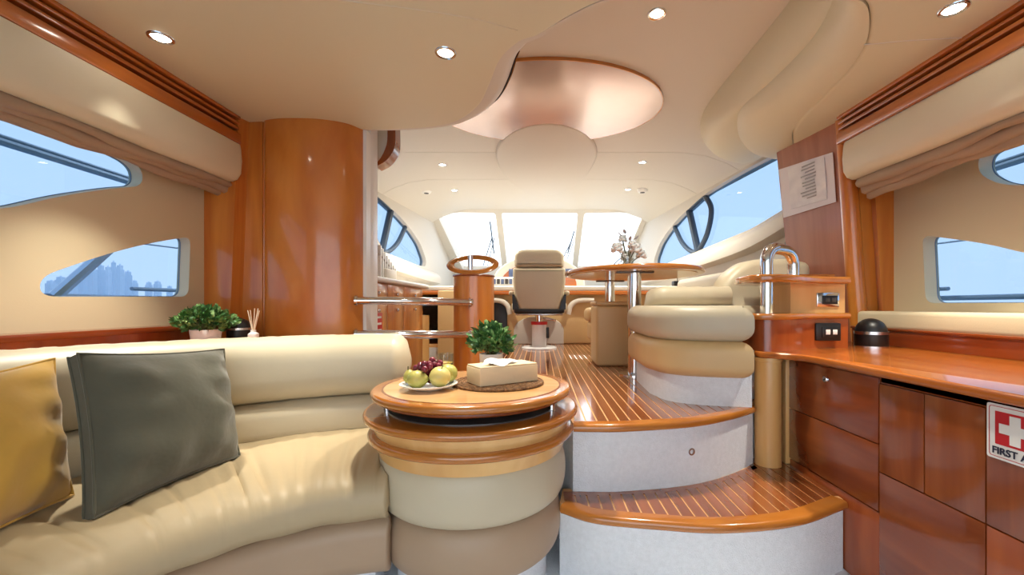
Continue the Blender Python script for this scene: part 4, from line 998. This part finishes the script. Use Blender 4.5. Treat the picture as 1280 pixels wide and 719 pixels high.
for k in range(8):
    y = 3.30+.05*k; z = .47-.022*k
    B().hexa([(-1.44, y, .199), (-1.24, y, .199), (-1.24, y+.014, .199), (-1.44, y+.014, .199)], [(-1.44, y, z+.01), (-1.24, y, z), (-1.24, y+.014, z), (-1.44, y+.014, z+.01)]).ob('slat', 'white', dr, smooth=False)
B().tube([(-1.25, 3.29, .40), (-1.25, 3.67, .27)], .008, 6).ob('rail', 'steel', dr)
# ================================================================== DOWNLIGHTS, DETECTORS
def downlight(label, x, y, z, r=.042, w=1., group=None, cone=84):
    e = thing('downlight', label, 'ceiling light', (x, y, z), group)
    B().lathe([(r*.72, -.001), (r*.78, -.004), (r*1.0, -.005), (r*1.08, -.001), (r*1.08, .002), (r*.72, .002)], (x, y, z), 32).ob('bezel', 'chrome', e)
    B().lathe([(.0005, -.0015), (r*.74, -.0015), (r*.74, .001), (.0005, .001)], (x, y, z), 28).ob('lens', 'lamp_glow', e)
    ld = bpy.data.lights.new('lamp', 'SPOT'); ld.energy = LAMP_W*w*PI; ld.color = LAMP_COL; ld.spot_size = math.radians(cone); ld.spot_blend = .7; ld.shadow_soft_size = .04
    lo = link('lamp', ld, e); lo.location = (x, y, z-.02)
def dpos(px, py, z): return pz(px, py, z)
downlight('downlight in the port saloon ceiling near the slatted vent', *pz(201, 47, LOW), LOW, cone=66)
downlight('downlight in the saloon ceiling near the S-shaped edge', *pz(557, 66, LOW), LOW)
downlight('downlight in the starboard saloon ceiling near the slatted vent', *pz(1192, 11, LOW), LOW, cone=66)
downlight('downlight on the high ceiling between the S-shaped edge and the padded rolls', *pz(821, 17, HIGH), HIGH, cone=120)
for px, py, l in ((553, 206, 'port downlight beside the pale hatch panel'), (803, 203, 'starboard downlight beside the pale hatch panel'), (568, 238, 'port downlight nearest the windscreen'), (785, 237, 'starboard downlight nearest the windscreen')):
    downlight(l, *pz(px, py, HIGH), HIGH, .04, .85, cone=135)
def detector(label, px, py):
    x, y = pz(px, py, HIGH); e = thing('smoke_detector', label, 'smoke detector', (x, y, HIGH))
    B().lathe([(.03, -.045), (.05, -.042), (.062, -.02), (.065, 0), (.001, .002)], (x, y, HIGH), 28).ob('housing', 'white', e, sharp=60)
    B().lathe([(.0005, -.055), (.028, -.05), (.03, -.04), (.0005, -.04)], (x, y, HIGH), 20).ob('sensor', 'dark_grey', e)
detector('small round detector on the ceiling beside the port windscreen light', 533, 237)
detector('small round detector on the ceiling beside the starboard windscreen light', 803, 236)
# ================================================================== OUTSIDE
sea = tag(B().box(-9000, 9000, -3000, 9000, -3.2, -3.1).ob('sea', 'sea'), 'calm grey-blue water around the boat', 'water', kind='stuff')
sk = [(64, 350, 12), (76, 345, 12), (92, 340, 10), (104, 336, 11), (116, 331, 9), (126, 330, 9), (135, 332, 8), (142, 326, 7), (150, 330, 9), (160, 338, 9), (168, 350, 8), (186, 352, 8), (197, 351, 9), (212, 357, 7)]
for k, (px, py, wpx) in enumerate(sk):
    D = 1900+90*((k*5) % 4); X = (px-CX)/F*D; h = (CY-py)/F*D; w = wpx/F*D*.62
    e = thing('tower_building', ('tallest haze-coloured tower of the far skyline across the water' if k == 7 else 'lone low haze-coloured block at the end of the far skyline' if k == 13 else 'low haze-coloured block standing apart beside the skyline cluster' if k > 10 else 'haze-coloured pale tower in the dense cluster of the far skyline'), 'building', (X, D, -3.1), 'low skyline blocks' if k in (11, 12) else 'skyline towers')
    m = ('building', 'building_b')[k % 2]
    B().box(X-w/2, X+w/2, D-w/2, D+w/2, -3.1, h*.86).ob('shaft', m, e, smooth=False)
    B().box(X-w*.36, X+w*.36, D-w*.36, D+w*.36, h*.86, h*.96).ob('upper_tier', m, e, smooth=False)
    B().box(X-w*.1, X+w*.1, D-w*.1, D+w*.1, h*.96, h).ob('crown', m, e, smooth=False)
for sg, lab in ((-1, 'to port'), (1, 'to starboard')):
    e = thing('deck_railing', 'blue-grey tubular railing outside the saloon windows '+lab, 'railing', (sg*2.6, 1.5, -.3))
    xo = sg*2.62
    B().tube([(xo, -1, .815), (xo, 1.9, .80), (xo, 3.2, .78)], .02, 8).ob('top_rail', 'rail_paint', e); B().tube([(xo, -1, .842), (xo, 1.9, .827), (xo, 3.2, .807)], .010, 8).ob('wire', 'rail_paint', e)
    if sg < 0: B().tube([(xo, 2.28, .04), (xo, 2.62, .39)], .03, 8).ob('brace', 'steel', e)
    B().tube([(xo, 2.0, .05), (xo, 3.6, .045)], .016, 8).ob('lower_rail', 'rail_paint', e); B().tube([(xo, 2.72, .108), (xo, 3.1, .108)], .013, 8).ob('cleat_bar', 'rail_paint', e)
    B().tube([(xo, 2.5, .40), (xo, 3.6, .43)], .006, 6).ob('wire', 'rail_paint', e)
    for y in (.2, 3.2): B().tube([(xo, y, -.4), (xo, y, .8)], .012, 8).ob('stanchion', 'steel', e)
